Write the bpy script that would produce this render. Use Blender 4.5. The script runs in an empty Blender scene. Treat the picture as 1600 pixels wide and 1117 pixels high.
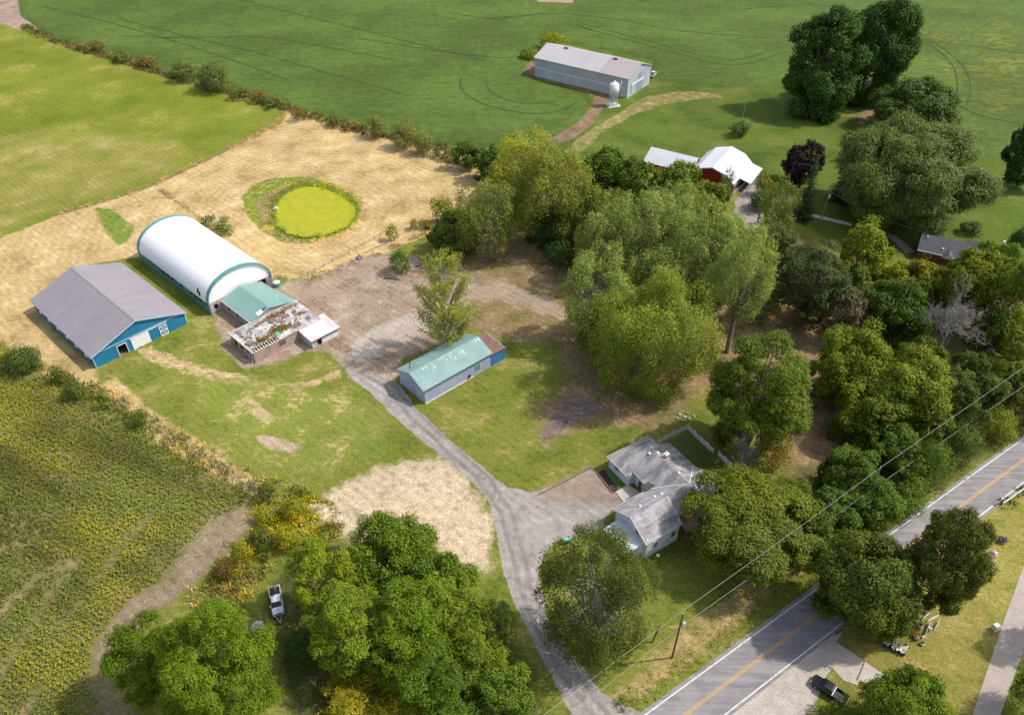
import bpy, math, random
import numpy as np
from mathutils import Matrix, Vector
S = bpy.context.scene
COL = S.collection
# ------------------------------------------------------------------ camera, sky, sun
CF, CP, CR, CH = 1207.53, math.radians(39.581), math.radians(0.167), 117.95   # focal (px of a 1600 px wide picture), pitch, roll, height
_cp, _sp = math.cos(CP), math.sin(CP)
FW = np.array([0, _cp, -_sp]); _rt = np.array([1., 0, 0]); _up = np.array([0, _sp, _cp])
RT = math.cos(CR) * _rt + math.sin(CR) * _up; UP = -math.sin(CR) * _rt + math.cos(CR) * _up
cam = bpy.data.cameras.new('camera'); camo = bpy.data.objects.new('camera', cam); COL.objects.link(camo)
cam.sensor_fit = 'HORIZONTAL'; cam.angle = 2 * math.atan(800 / CF); cam.clip_start = 1; cam.clip_end = 9000
camo.matrix_world = Matrix(((RT[0], UP[0], -FW[0], 0), (RT[1], UP[1], -FW[1], 0), (RT[2], UP[2], -FW[2], CH), (0, 0, 0, 1)))
S.camera = camo
SUN_EL, SUN_AZ = math.radians(51), math.radians(8)        # azimuth counted from +X towards +Y
w = bpy.data.worlds.new('World'); S.world = w; w.use_nodes = True
wn = w.node_tree.nodes; wl = w.node_tree.links
sky = wn.new('ShaderNodeTexSky'); sky.sky_type = 'NISHITA'; sky.sun_disc = False
sky.sun_elevation = SUN_EL; sky.sun_rotation = math.pi / 2 - SUN_AZ; sky.air_density = 1.0; sky.dust_density = 2.0; sky.ozone_density = 1.0
hs = wn.new('ShaderNodeHueSaturation'); hs.inputs['Saturation'].default_value = 0.6          # thin white cloud over the blue
wl.new(sky.outputs[0], hs.inputs['Color']); wl.new(hs.outputs[0], wn['Background'].inputs[0]); wn['Background'].inputs[1].default_value = 0.15
sl = bpy.data.lights.new('sun', 'SUN'); so = bpy.data.objects.new('sun', sl); COL.objects.link(so)
sl.energy = 2.75; sl.angle = math.radians(0.8); sl.color = (1.0, 0.94, 0.85)
_sd = Vector((math.cos(SUN_EL) * math.cos(SUN_AZ), math.cos(SUN_EL) * math.sin(SUN_AZ), math.sin(SUN_EL)))
so.rotation_euler = _sd.to_track_quat('Z', 'Y').to_euler(); so.location = (60, 60, 200)
S.view_settings.view_transform = 'Standard'; S.view_settings.look = 'None'; S.view_settings.exposure = 0.47; S.view_settings.gamma = 1
S.cycles.max_bounces = 5; S.cycles.diffuse_bounces = 3; S.cycles.transparent_max_bounces = 6

def G(px, py, z=0.0):
    """pixel of the 1600 x 1117 photograph -> point of the world at height z"""
    d = FW + RT * (px - 800) / CF - UP * (py - 558.5) / CF
    t = (z - CH) / d[2]
    return np.array([d[0] * t, d[1] * t, z])
def pxm(p):
    return CF / np.linalg.norm(np.asarray(p) - np.array([0, 0, CH]))
R0 = np.random.RandomState(7)

# ------------------------------------------------------------------ objects, tags
def tag(o, label=None, cat=None, group=None, kind=None):
    if label: o['label'] = label
    if cat: o['category'] = cat
    if group: o['group'] = group
    if kind: o['kind'] = kind
    return o
def empty(name, loc, rz=0.0, label=None, cat=None, group=None):
    o = bpy.data.objects.new(name, None); COL.objects.link(o)
    o.location = loc; o.rotation_euler = (0, 0, rz); o.empty_display_size = 0.5
    return tag(o, label, cat, group)
def link(name, me, m=None, parent=None):
    o = bpy.data.objects.new(name, me); COL.objects.link(o)
    if m: me.materials.append(m)
    if parent: o.parent = parent
    return o
class MB:
    def __init__(s): s.v = []; s.f = []
    def add(s, vs, fs):
        n = len(s.v); s.v += [tuple(map(float, p)) for p in vs]; s.f += [tuple(i + n for i in f) for f in fs]; return s
    def box(s, x0, x1, y0, y1, z0, z1):
        return s.add([(x0, y0, z0), (x1, y0, z0), (x1, y1, z0), (x0, y1, z0), (x0, y0, z1), (x1, y0, z1), (x1, y1, z1), (x0, y1, z1)],
                     [(3, 2, 1, 0), (4, 5, 6, 7), (0, 1, 5, 4), (1, 2, 6, 5), (2, 3, 7, 6), (3, 0, 4, 7)])
    def hexa(s, b, t):
        return s.add(list(b) + list(t), [(3, 2, 1, 0), (4, 5, 6, 7), (0, 1, 5, 4), (1, 2, 6, 5), (2, 3, 7, 6), (3, 0, 4, 7)])
    def slab(s, pts, t):
        """polygon with its top at pts, thickness t downwards"""
        n = len(pts); lo = [(p[0], p[1], p[2] - t) for p in pts]
        return s.add(lo + list(pts), [tuple(range(n - 1, -1, -1)), tuple(range(n, 2 * n))] + [(i, (i + 1) % n, n + (i + 1) % n, n + i) for i in range(n)])
    def prism(s, prof, y0, y1, ax='y'):
        """profile of (a, z) swept along y (or x)"""
        n = len(prof); f = (lambda a, z, q: (a, q, z)) if ax == 'y' else (lambda a, z, q: (q, a, z))
        return s.add([f(a, z, y0) for a, z in prof] + [f(a, z, y1) for a, z in prof],
                     [tuple(range(n)), tuple(range(2 * n - 1, n - 1, -1))] + [(i, n + i, n + (i + 1) % n, (i + 1) % n) for i in range(n)])
    def tube(s, pts, rad, n=6, caps=True):
        pts = [np.asarray(p, float) for p in pts]
        if not hasattr(rad, '__len__'): rad = [rad] * len(pts)
        rings = []
        for i, p in enumerate(pts):
            d = pts[min(i + 1, len(pts) - 1)] - pts[max(i - 1, 0)]; d = d / (np.linalg.norm(d) + 1e-9)
            a = np.cross(d, [0, 0, 1.] if abs(d[2]) < .9 else [1., 0, 0]); a /= np.linalg.norm(a); b = np.cross(d, a)
            rings += [p + rad[i] * (math.cos(2 * math.pi * k / n) * a + math.sin(2 * math.pi * k / n) * b) for k in range(n)]
        fs = [(i * n + k, i * n + (k + 1) % n, (i + 1) * n + (k + 1) % n, (i + 1) * n + k) for i in range(len(pts) - 1) for k in range(n)]
        if caps: fs += [tuple(range(n - 1, -1, -1)), tuple(range((len(pts) - 1) * n, len(pts) * n))]
        return s.add(rings, fs)
    def cyl(s, x, y, z0, z1, r, n=12, r1=None):
        return s.tube([(x, y, z0), (x, y, z1)], [r, r if r1 is None else r1], n)
    def blob(s, c, r, seed=0, n=8, m=6, j=.18):
        rs = np.random.RandomState(seed); r = np.broadcast_to(np.asarray(r, float), (3,)); vs = []
        for i in range(m + 1):
            th = math.pi * i / m
            for k in range(n):
                q = 1 + rs.uniform(-j, j); a = 2 * math.pi * k / n
                vs.append((c[0] + q * r[0] * math.sin(th) * math.cos(a), c[1] + q * r[1] * math.sin(th) * math.sin(a), c[2] + q * r[2] * math.cos(th)))
        fs = [(i * n + k, (i + 1) * n + k, (i + 1) * n + (k + 1) % n, i * n + (k + 1) % n) for i in range(m) for k in range(n)]
        return s.add(vs, fs)
    def wall(s, p0, p1, z0, z1, t, holes=()):
        """wall of thickness t to the left of p0->p1, with rectangular holes (s0, s1, z0, z1) along its length"""
        p0 = np.array(p0, float); p1 = np.array(p1, float); L = np.linalg.norm(p1 - p0); d = (p1 - p0) / L; nn = np.array([-d[1], d[0]]) * t
        xs = sorted({0, L} | {h[0] for h in holes} | {h[1] for h in holes}); zs = sorted({z0, z1} | {h[2] for h in holes} | {h[3] for h in holes})
        for a, b in zip(xs, xs[1:]):
            for c, e in zip(zs, zs[1:]):
                if any(h[0] - 1e-6 <= a and b <= h[1] + 1e-6 and h[2] - 1e-6 <= c and e <= h[3] + 1e-6 for h in holes): continue
                q = [p0 + d * a, p0 + d * b, p0 + d * b + nn, p0 + d * a + nn]
                s.hexa([(x, y, c) for x, y in q], [(x, y, e) for x, y in q])
        return s
    def build(s, name, m=None, parent=None, smooth=False, bevel=0):
        me = bpy.data.meshes.new(name); me.from_pydata(s.v, [], s.f); me.validate(); me.update()
        o = link(name, me, m, parent)
        if smooth: me.polygons.foreach_set('use_smooth', [True] * len(me.polygons))
        if bevel:
            b = o.modifiers.new('bevel', 'BEVEL'); b.width = bevel; b.segments = 2; b.limit_method = 'ANGLE'
        return o

# ------------------------------------------------------------------ materials
class NT:
    def __init__(s, name):
        s.m = bpy.data.materials.new(name); s.m.use_nodes = True; s.t = s.m.node_tree; s.n = s.t.nodes; s.l = s.t.links
        s.b = s.n['Principled BSDF']; s.tc = None
    def new(s, k, **kw):
        n = s.n.new(k)
        for a, v in kw.items(): setattr(n, a, v)
        return n
    def put(s, sock, v):
        if hasattr(v, 'is_output'): s.l.new(v, sock)
        elif isinstance(v, (tuple, list)): sock.default_value = tuple(v) + ((1,) if len(v) == 3 and len(sock.default_value) == 4 else ())
        else: sock.default_value = v
    def obj(s):
        if not s.tc: s.tc = s.new('ShaderNodeTexCoord')
        return s.tc.outputs['Object']
    def map(s, scale=(1, 1, 1), rot=0.0, vec=None):
        n = s.new('ShaderNodeMapping'); s.put(n.inputs['Vector'], vec or s.obj()); n.inputs['Scale'].default_value = scale; n.inputs['Rotation'].default_value = (0, 0, rot)
        return n.outputs[0]
    def noise(s, scale, detail=4, rough=.55, vec=None, dist=0.0):
        n = s.new('ShaderNodeTexNoise'); s.put(n.inputs['Vector'], vec or s.obj()); n.inputs['Scale'].default_value = scale
        n.inputs['Detail'].default_value = detail; n.inputs['Roughness'].default_value = rough; n.inputs['Distortion'].default_value = dist
        return n.outputs[0]
    def math(s, op, a, b=0.0, c=0.0):
        n = s.new('ShaderNodeMath', operation=op); s.put(n.inputs[0], a); s.put(n.inputs[1], b); s.put(n.inputs[2], c); return n.outputs[0]
    def ramp(s, v, lo, hi, a=0.0, b=1.0, smooth=True):
        n = s.new('ShaderNodeMapRange', interpolation_type='SMOOTHSTEP' if smooth else 'LINEAR'); s.put(n.inputs[0], v)
        for i, q in enumerate((lo, hi, a, b)): s.put(n.inputs[i + 1], q)
        return n.outputs[0]
    def mix(s, f, a, b, mode='MIX'):
        n = s.new('ShaderNodeMix', data_type='RGBA', blend_type=mode); s.put(n.inputs[0], f); s.put(n.inputs[6], a); s.put(n.inputs[7], b); return n.outputs[2]
    def attr(s, name):
        n = s.new('ShaderNodeAttribute'); n.attribute_name = name; return n.outputs['Fac']
    def bump(s, h, strength=.5, dist=.05):
        n = s.new('ShaderNodeBump'); s.put(n.inputs['Height'], h); n.inputs['Strength'].default_value = strength; n.inputs['Distance'].default_value = dist
        s.l.new(n.outputs[0], s.b.inputs['Normal'])
    def out(s, col, rough=.8, metal=0.0, spec=.3):
        s.put(s.b.inputs['Base Color'], col); s.put(s.b.inputs['Roughness'], rough); s.put(s.b.inputs['Metallic'], metal); s.b.inputs['Specular IOR Level'].default_value = spec
        return s.m
_mc = {}
def mat(name, c1, c2=None, scale=.5, stretch=(1, 1, 1), rough=.75, metal=0.0, ribs=0.0, ribd=.03, fine=6.0, famt=.15, bump=.0, spec=.3):
    if name in _mc: return _mc[name]
    t = NT(name); c2 = c2 or tuple(x * .75 for x in c1)
    f = t.ramp(t.noise(scale, 5, .6, t.map(stretch)), .35, .68)
    c = t.mix(f, c1, c2)
    g = t.ramp(t.noise(fine, 3, .6), .3, .7, 1 - famt, 1 + famt)
    c = t.mix(1.0, c, g, 'MULTIPLY')
    if ribs:
        n = t.new('ShaderNodeSeparateXYZ'); t.put(n.inputs[0], t.obj())
        sn = t.math('SINE', t.math('MULTIPLY', t.math('ADD', n.outputs[0], n.outputs[1]), 2 * math.pi / ribs))
        t.bump(t.ramp(sn, .2, .95), .6, ribd)
    elif bump: t.bump(t.noise(fine, 4), .6, bump)
    _mc[name] = t.out(c, rough, metal, spec); return _mc[name]
def plain(name, c, rough=.5, metal=0.0, spec=.4):
    return mat(name, c, tuple(x * .86 for x in c), 1.5, rough=rough, metal=metal, famt=.06, spec=spec)

def leafmat(name, trans=.25):
    if name in _mc: return _mc[name]
    t = NT(name)
    oi = t.new('ShaderNodeObjectInfo')
    c = t.mix(1.0, oi.outputs['Color'], t.ramp(t.attr('tint'), 0, 1, .6, 1.45, False), 'MULTIPLY')
    c = t.mix(t.attr('yel'), c, t.mix(1.0, c, (1.85, 1.42, .5), 'MULTIPLY'))
    t.put(t.b.inputs['Base Color'], c); t.b.inputs['Roughness'].default_value = .6; t.b.inputs['Specular IOR Level'].default_value = .25
    tr = t.new('ShaderNodeBsdfTranslucent'); t.put(tr.inputs[0], t.mix(1.0, c, (1.25, 1.3, .6), 'MULTIPLY'))
    ms = t.new('ShaderNodeMixShader'); ms.inputs[0].default_value = trans
    t.l.new(t.b.outputs[0], ms.inputs[1]); t.l.new(tr.outputs[0], ms.inputs[2]); t.l.new(ms.outputs[0], t.n['Material Output'].inputs[0])
    _mc[name] = t.m; return t.m
BARK = mat('bark', (.17, .14, .11), (.26, .23, .2), 3, (1, 1, .3), .9, famt=.3, bump=.05)
BARKP = mat('pale_bark', (.42, .39, .34), (.3, .27, .23), 3, (1, 1, .3), .9, famt=.3, bump=.05)
DEADW = mat('dead_wood', (.36, .33, .315), (.27, .25, .24), 3, (1, 1, .3), .9, famt=.2)

# ------------------------------------------------------------------ fields of numbers: value noise, signed distance
_lat = R0.rand(256, 256)
def vnoise(x, y):
    xi = np.floor(x).astype(int); yi = np.floor(y).astype(int); fx = x - xi; fy = y - yi
    fx = fx * fx * (3 - 2 * fx); fy = fy * fy * (3 - 2 * fy); L = lambda a, b: _lat[a % 256, b % 256]
    return (L(xi, yi) * (1 - fx) + L(xi + 1, yi) * fx) * (1 - fy) + (L(xi, yi + 1) * (1 - fx) + L(xi + 1, yi + 1) * fx) * fy
def fbm(x, y, s):
    return .55 * vnoise(x / s, y / s) + .3 * vnoise(x / s * 2.1 + 17, y / s * 2.1 + 5) + .15 * vnoise(x / s * 4.3 + 3, y / s * 4.3 + 41)
def world(poly, z=0.0): return np.array([G(x, y, z)[:2] for x, y in poly])
def segdist(P, A, B):
    d = B - A; t = np.clip(((P - A) @ d) / (d @ d + 1e-12), 0, 1); return np.linalg.norm(P - A - t[:, None] * d, axis=1)
def sdist(P, poly):
    """signed distance, positive inside"""
    D = np.full(len(P), 1e9); ins = np.zeros(len(P), bool)
    for A, B in zip(poly, np.roll(poly, -1, 0)):
        D = np.minimum(D, segdist(P, A, B))
        c = (A[1] > P[:, 1]) != (B[1] > P[:, 1])
        ins ^= c & (P[:, 0] < (B[0] - A[0]) * (P[:, 1] - A[1]) / (B[1] - A[1] + 1e-12) + A[0])
    return np.where(ins, D, -D)
def pdist(P, line):
    D = np.full(len(P), 1e9)
    for A, B in zip(line[:-1], line[1:]): D = np.minimum(D, segdist(P, A, B))
    return D

# ------------------------------------------------------------------ zones of the ground, outlined by pixel and laid out in metres
ZONES = [
 ('crop_verge', None),  # (name, outline), painted in this order over mown lawn
 ('far_lawn', [(700,300),(760,230),(850,222),(900,190),(930,150),(985,155),(1020,120),(1080,133),(1180,136),(1240,128),(1290,170),(1340,190),(1380,160),(1440,200),(1500,236),(1560,246),(1700,262),(1760,420),(1560,430),(1400,400),(1300,380),(1240,330),(1180,300),(1100,290),(1000,260),(900,250)]),
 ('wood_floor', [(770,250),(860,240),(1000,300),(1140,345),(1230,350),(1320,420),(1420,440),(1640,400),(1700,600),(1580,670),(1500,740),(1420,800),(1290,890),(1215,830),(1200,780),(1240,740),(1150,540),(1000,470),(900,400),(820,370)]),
 ('grove_floor_shaded', [(430,900),(480,850),(560,850),(700,900),(770,960),(830,1040),(840,1160),(470,1160),(440,1050),(415,960)]),
 ('meadow', [(-260,470),(-300,20),(0,35),(34,45),(75,62),(140,85),(187,100),(300,135),(380,155),(437,175),(440,190),(400,212),(330,248),(290,265),(240,290),(160,315),(90,335),(0,372)]),
 ('meadow_dry', [(-260,420),(-150,250),(60,205),(170,212),(300,225),(250,280),(120,315),(0,362)]),
 ('straw', [(-300,520),(0,372),(90,337),(160,317),(240,291),(290,267),(400,214),(440,192),(452,170),(470,172),(520,186),(600,208),(690,230),(745,250),(760,300),(720,330),(690,355),(640,380),(600,398),(560,412),(520,428),(480,440),(430,430),(400,470),(330,490),(230,400),(190,405),(110,420),(60,470),(90,520),(150,575),(160,612),(110,612),(60,578),(0,560),(-300,640)]),
 ('grass_patch', [(145,325),(175,328),(205,352),(207,372),(185,385),(165,360)]),
 ('front_tan', [(160,600),(190,640),(230,680),(320,740),(420,800),(430,770),(330,700),(240,645),(180,590)]),
 ('rut', [(215,548),(235,540),(255,552),(300,568),(350,580),(400,595),(440,600),(480,596),(530,575),(535,590),(490,606),(440,612),(390,606),(330,595),(280,582),(240,566),(225,560)]),
 ('dry_patches', [(300,590),(440,600),(540,610),(620,690),(520,740),(420,720),(340,660)]),
 ('top_dirt', [(812,-40),(836,6),(898,9),(930,-40)]),
 ('corner_dirt', [(-60,-40),(34,-20),(36,26),(62,46),(40,50),(0,37),(-60,20)]),
 ('bare_spot', [(396,680),(420,681),(450,690),(472,699),(462,707),(430,701),(402,690)]),
 ('bare_patch', [(388,625),(408,632),(425,655),(420,664),(402,650),(390,636)]),
 ('leaf_litter', [(700,395),(760,370),(820,365),(900,380),(1000,440),(1130,470),(1250,460),(1310,540),(1335,640),(1300,720),(1230,735),(1170,660),(1100,600),(1060,650),(1000,668),(935,660),(850,700),(840,640),(885,600),(880,545),(800,530),(740,520)]),
 ('yard', [(425,455),(450,438),(500,428),(560,402),(605,395),(650,400),(672,425),(700,422),(745,432),(800,445),(850,462),(885,482),(880,498),(830,482),(770,468),(735,470),(735,510),(700,530),(660,548),(630,562),(618,600),(590,605),(545,588),(520,550),(480,548),(430,568),(380,575),(350,548),(338,505),(330,478),(360,470)]),
 ('black_soil', [(842,680),(860,650),(875,625),(900,615),(915,625),(950,632),(935,648),(905,655),(880,672),(850,688)]),
 ('straw_mulch', [(478,790),(520,765),(560,745),(640,722),(690,712),(722,738),(752,775),(770,830),(768,885),(735,894),(700,872),(680,850),(640,820),(600,835),(560,850),(520,830)]),
 ('dirt_track', [(832,226),(870,212),(905,190),(925,165),(930,148),(900,140),(845,125),(815,110),(825,95),(850,100),(950,150),(955,158),(940,172),(925,195),(900,215),(860,228)]),
 ('two_track', [(880,238),(905,215),(945,190),(985,165),(1010,152),(1060,143),(1120,146),(1130,152),(1080,156),(1030,165),(985,182),(940,208),(910,236),(895,245)]),
 ('field_edge', [(1340,190),(1352,165),(1375,150),(1382,170),(1365,190),(1345,198)]),
 ('crop_soil', [(-120,525),(0,572),(60,588),(150,640),(240,690),(330,738),(405,775),(412,792),(380,840),(330,885),(280,930),(215,975),(190,1020),(165,1060),(175,1100),(210,1150),(-120,1200)]),
 ('bare_strip', [(405,776),(412,795),(380,838),(330,885),(280,930),(225,970),(165,1020),(160,1050),(185,1100),(215,1150),(190,1150),(165,1110),(148,1060),(150,1010),(205,935),(255,918),(275,880),(310,838),(350,800)]),
 ('verge_dry', [(1300,1010),(1345,930),(1400,880),(1450,840),(1500,830),(1545,800),(1605,770),(1700,740),(1610,880),(1570,970),(1530,1085),(1515,1150),(1440,1150),(1330,1110),(1340,1060),(1360,1040)]),
 ('roadside_dry', [(960,1090),(1010,1040),(1060,990),(1110,950),(1180,905),(1240,870),(1270,880),(1220,920),(1160,970),(1080,1030),(1010,1085)]),
 ('driveway', [(530,570),(560,580),(600,590),(628,605),(645,632),(700,685),(760,735),(790,760),(835,770),(870,757),(920,732),(955,750),(985,775),(962,790),(945,810),(938,830),(900,836),(868,846),(848,868),(841,895),(848,930),(857,970),(882,1008),(915,1045),(935,1078),(965,1098),(1002,1112),(975,1140),(905,1160),(895,1117),(870,1070),(845,1025),(820,975),(800,930),(785,890),(775,830),(765,785),(730,745),(680,705),(625,660),(575,610)]),
 ('apron_dirt', [(838,774),(870,757),(918,731),(958,752),(985,775),(965,790),(930,784),(880,788)]),
 ('barn_drive', [(1145,345),(1150,310),(1170,285),(1195,275),(1190,300),(1192,340),(1180,365)]),
 ('red_dirt', [(1240,600),(1290,560),(1330,600),(1345,680),(1290,710),(1250,700),(1220,730),(1200,720),(1240,660)]),
 ('yard_bright', [(560,525),(600,505),(650,488),(690,495),(680,520),(640,530),(600,545),(570,570),(545,560)]),
 ('pond_bank', [(378,308),(395,288),(430,278),(480,276),(520,286),(552,306),(565,325),(555,348),(520,370),(480,382),(440,378),(405,358),(385,335)]),
 ('pond_mud', [(398,322),(420,300),(455,290),(470,300),(440,330),(435,350),(415,345)]),
]
def make_ground():
    ZONES[0] = ('crop_verge', SOY)
    xs = np.arange(-310, 311, 1.0); ys = np.arange(44, 470, 1.0)
    far = np.array([330, 400, 600, 1200, 3000, 6000.])
    xs = np.r_[-far[::-1], xs, far]; ys = np.r_[-6000, -2000, -600, -200, -60, 0, 25, 36, ys, 500, 560, 700, 1200, 3000, 7000]
    X, Y = np.meshgrid(xs, ys); P = np.stack([X.ravel(), Y.ravel()], 1); nx, ny = len(xs), len(ys)
    Zc = np.zeros(len(P))
    pond = sdist(P, world(POND)); Zc = np.where(pond > -5, -0.9 * np.clip((pond + 4 + 3.2 * (fbm(P[:, 0] + 9, P[:, 1], 4.5) - .5)) / 4, 0, 1), 0)
    c, s = math.cos(math.radians(33)), math.sin(math.radians(33)); dx, dy = P[:, 0] - 18.41, P[:, 1] - 93.56; hx, hy = dx * c + dy * s, dy * c - dx * s
    ss = lambda v, a, b: (lambda q: q * q * (3 - 2 * q))(np.clip((v - a) / (b - a), 0, 1))
    Zc -= 1.5 * ss(hx, -3.5, .5) * ss(hx, 16, 10) * ss(hy, -16.5, -10.2) * ss(hy, -6.5, -8.2)          # the front lawn falls away below the house
    me = bpy.data.meshes.new('ground'); n = len(P)
    me.vertices.add(n); me.vertices.foreach_set('co', np.c_[P, Zc].ravel())
    i = (np.arange(ny - 1)[:, None] * nx + np.arange(nx - 1)[None]).ravel(); q = np.stack([i, i + 1, i + 1 + nx, i + nx], 1)
    quads(me, q)
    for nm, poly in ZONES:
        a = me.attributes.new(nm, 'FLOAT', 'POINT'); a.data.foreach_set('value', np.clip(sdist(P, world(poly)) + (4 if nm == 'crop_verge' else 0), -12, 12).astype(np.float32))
    a = me.attributes.new('drive_track', 'FLOAT', 'POINT'); a.data.foreach_set('value', np.clip(pdist(P, world([(560,575),(605,600),(640,640),(700,697),(760,752),(790,800),(810,870),(825,930),(850,985),(885,1045),(925,1100),(950,1130)])), 0, 9).astype(np.float32))
    a = me.attributes.new('pond_distance', 'FLOAT', 'POINT'); a.data.foreach_set('value', np.clip(-pond, -5, 90).astype(np.float32))
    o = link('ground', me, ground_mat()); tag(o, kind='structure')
def quads(me, q):
    n = len(q); me.loops.add(4 * n); me.loops.foreach_set('vertex_index', q.ravel().astype(np.int32))
    me.polygons.add(n); me.polygons.foreach_set('loop_start', np.arange(0, 4 * n, 4, dtype=np.int32)); me.polygons.foreach_set('loop_total', np.full(n, 4, np.int32))
    me.update(calc_edges=True)
SOY = [(34,24),(75,54),(134,68),(187,82),(269,107),(375,138),(450,163),(500,181),(560,200),(600,212),(650,216),(700,225),(745,229),(800,226),(850,216),(890,197),(912,178),(919,162),(906,150),(885,143),(838,127),(815,112),(826,96),(838,86),(856,58),(1022,95),(1019,120),(1040,126),(1080,133),(1130,137),(1180,134),(1235,127),(1300,160),(1350,172),(1370,155),(1440,200),(1500,235),(1530,242),(1570,247),(1640,250),(1760,275),(1760,-40),(1500,-60),(920,-60),(915,-20),(895,6),(840,4),(820,-20),(800,-60),(20,-60)]
POND = [(431,330),(438,312),(455,300),(475,292),(500,293),(530,305),(552,322),(551,338),(538,352),(510,364),(478,368),(450,362),(434,350)]

# colours of each zone: (dark, mid, light, edge softness m, edge roughness m, blotch size)
ZCOL = {
 'lawn': ((.10,.135,.018), (.17,.182,.032), (.29,.25,.085)),
 'crop_verge': ((.05,.09,.014), (.075,.12,.018), (.12,.14,.03), 1.0, 2, 8),
 'far_lawn': ((.06,.095,.014), (.092,.132,.02), (.145,.165,.035), 1.2, 3, 14),  # cloud shade on the far lawn is put into these darker greens
 'meadow': ((.115,.152,.014), (.168,.195,.022), (.30,.26,.07), 1.0, 2.0, 22),
 'meadow_dry': ((.165,.185,.028), (.235,.222,.05), (.34,.285,.11), 10, 10, 9),
 'straw': ((.32,.225,.095), (.475,.345,.16), (.61,.48,.265), 1.2, 3.0, 9),
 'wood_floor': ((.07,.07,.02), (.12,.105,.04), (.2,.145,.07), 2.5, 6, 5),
 'grove_floor_shaded': ((.05,.065,.015), (.085,.095,.025), (.15,.135,.05), 2.5, 5, 4),  # shade under the lower grove trees, painted into the ground colour
 'grass_patch': ((.12,.18,.03), (.17,.22,.04), (.32,.27,.09), 1.5, 4, 5),
 'front_tan': ((.25,.2,.07), (.42,.31,.14), (.53,.4,.21), 1.5, 3, 5),
 'rut': ((.18,.17,.045), (.40,.30,.15), (.52,.40,.23), .8, 4.5, 2.2),
 'dry_patches': ((.14,.18,.03), (.19,.21,.04), (.42,.33,.15), 5, 8, 7),
 'top_dirt': ((.25,.17,.11), (.34,.25,.17), (.42,.32,.24), 1.5, 3, 6),
 'corner_dirt': ((.25,.17,.13), (.33,.24,.19), (.42,.32,.27), 1.5, 4, 6),
 'bare_spot': ((.3,.22,.14), (.38,.285,.19), (.46,.36,.26), 1.0, 3, 3),
 'bare_patch': ((.24,.22,.08), (.40,.31,.16), (.5,.4,.24), 1.5, 5, 2),
 'leaf_litter': ((.13,.125,.035), (.235,.165,.085), (.36,.25,.14), 3.5, 7, 6),
 'yard': ((.22,.155,.10), (.325,.245,.18), (.43,.345,.27), 1.5, 4, 6),
 'black_soil': ((.12,.085,.075), (.20,.145,.125), (.30,.22,.16), 1.0, 2.5, 2),
 'straw_mulch': ((.36,.275,.175), (.51,.405,.275), (.63,.51,.365), 3.0, 8, 2.2),
 'dirt_track': ((.14,.09,.055), (.21,.14,.09), (.28,.2,.13), .8, 2.0, 4),
 'two_track': ((.11,.14,.03), (.22,.19,.07), (.36,.28,.14), 1.0, 3.5, 3),
 'field_edge': ((.2,.14,.09), (.25,.17,.1), (.3,.2,.13), 1.5, 2.0, 4),
 'crop_soil': ((.12,.125,.035), (.18,.16,.06), (.27,.2,.11), 1.5, 3.0, 7),
 'bare_strip': ((.18,.14,.08), (.26,.20,.13), (.33,.26,.18), 3.5, 6, 4),
 'verge_dry': ((.16,.175,.03), (.255,.22,.055), (.34,.275,.10), 2.0, 3.0, 5),
 'roadside_dry': ((.16,.16,.03), (.30,.23,.09), (.44,.32,.15), 1.0, 4.0, 2.5),
 'driveway': ((.24,.215,.195), (.32,.288,.265), (.40,.362,.333), .3, 1.2, 3),
 'apron_dirt': ((.23,.17,.13), (.29,.225,.18), (.36,.29,.235), 3.5, 4.0, 3),
 'barn_drive': ((.26,.22,.2), (.32,.27,.25), (.38,.33,.3), .6, 1.2, 3),
 'red_dirt': ((.15,.10,.05), (.26,.165,.10), (.36,.25,.16), 3, 6, 4),
 'yard_bright': ((.33,.265,.21), (.42,.355,.30), (.50,.44,.385), 2.0, 4.0, 4),
 'pond_bank': ((.12,.16,.02), (.20,.23,.03), (.42,.34,.14), .8, 1.5, 2),
 'pond_mud': ((.14,.13,.04), (.25,.2,.09), (.32,.26,.14), .8, 1.5, 2),
}
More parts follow.
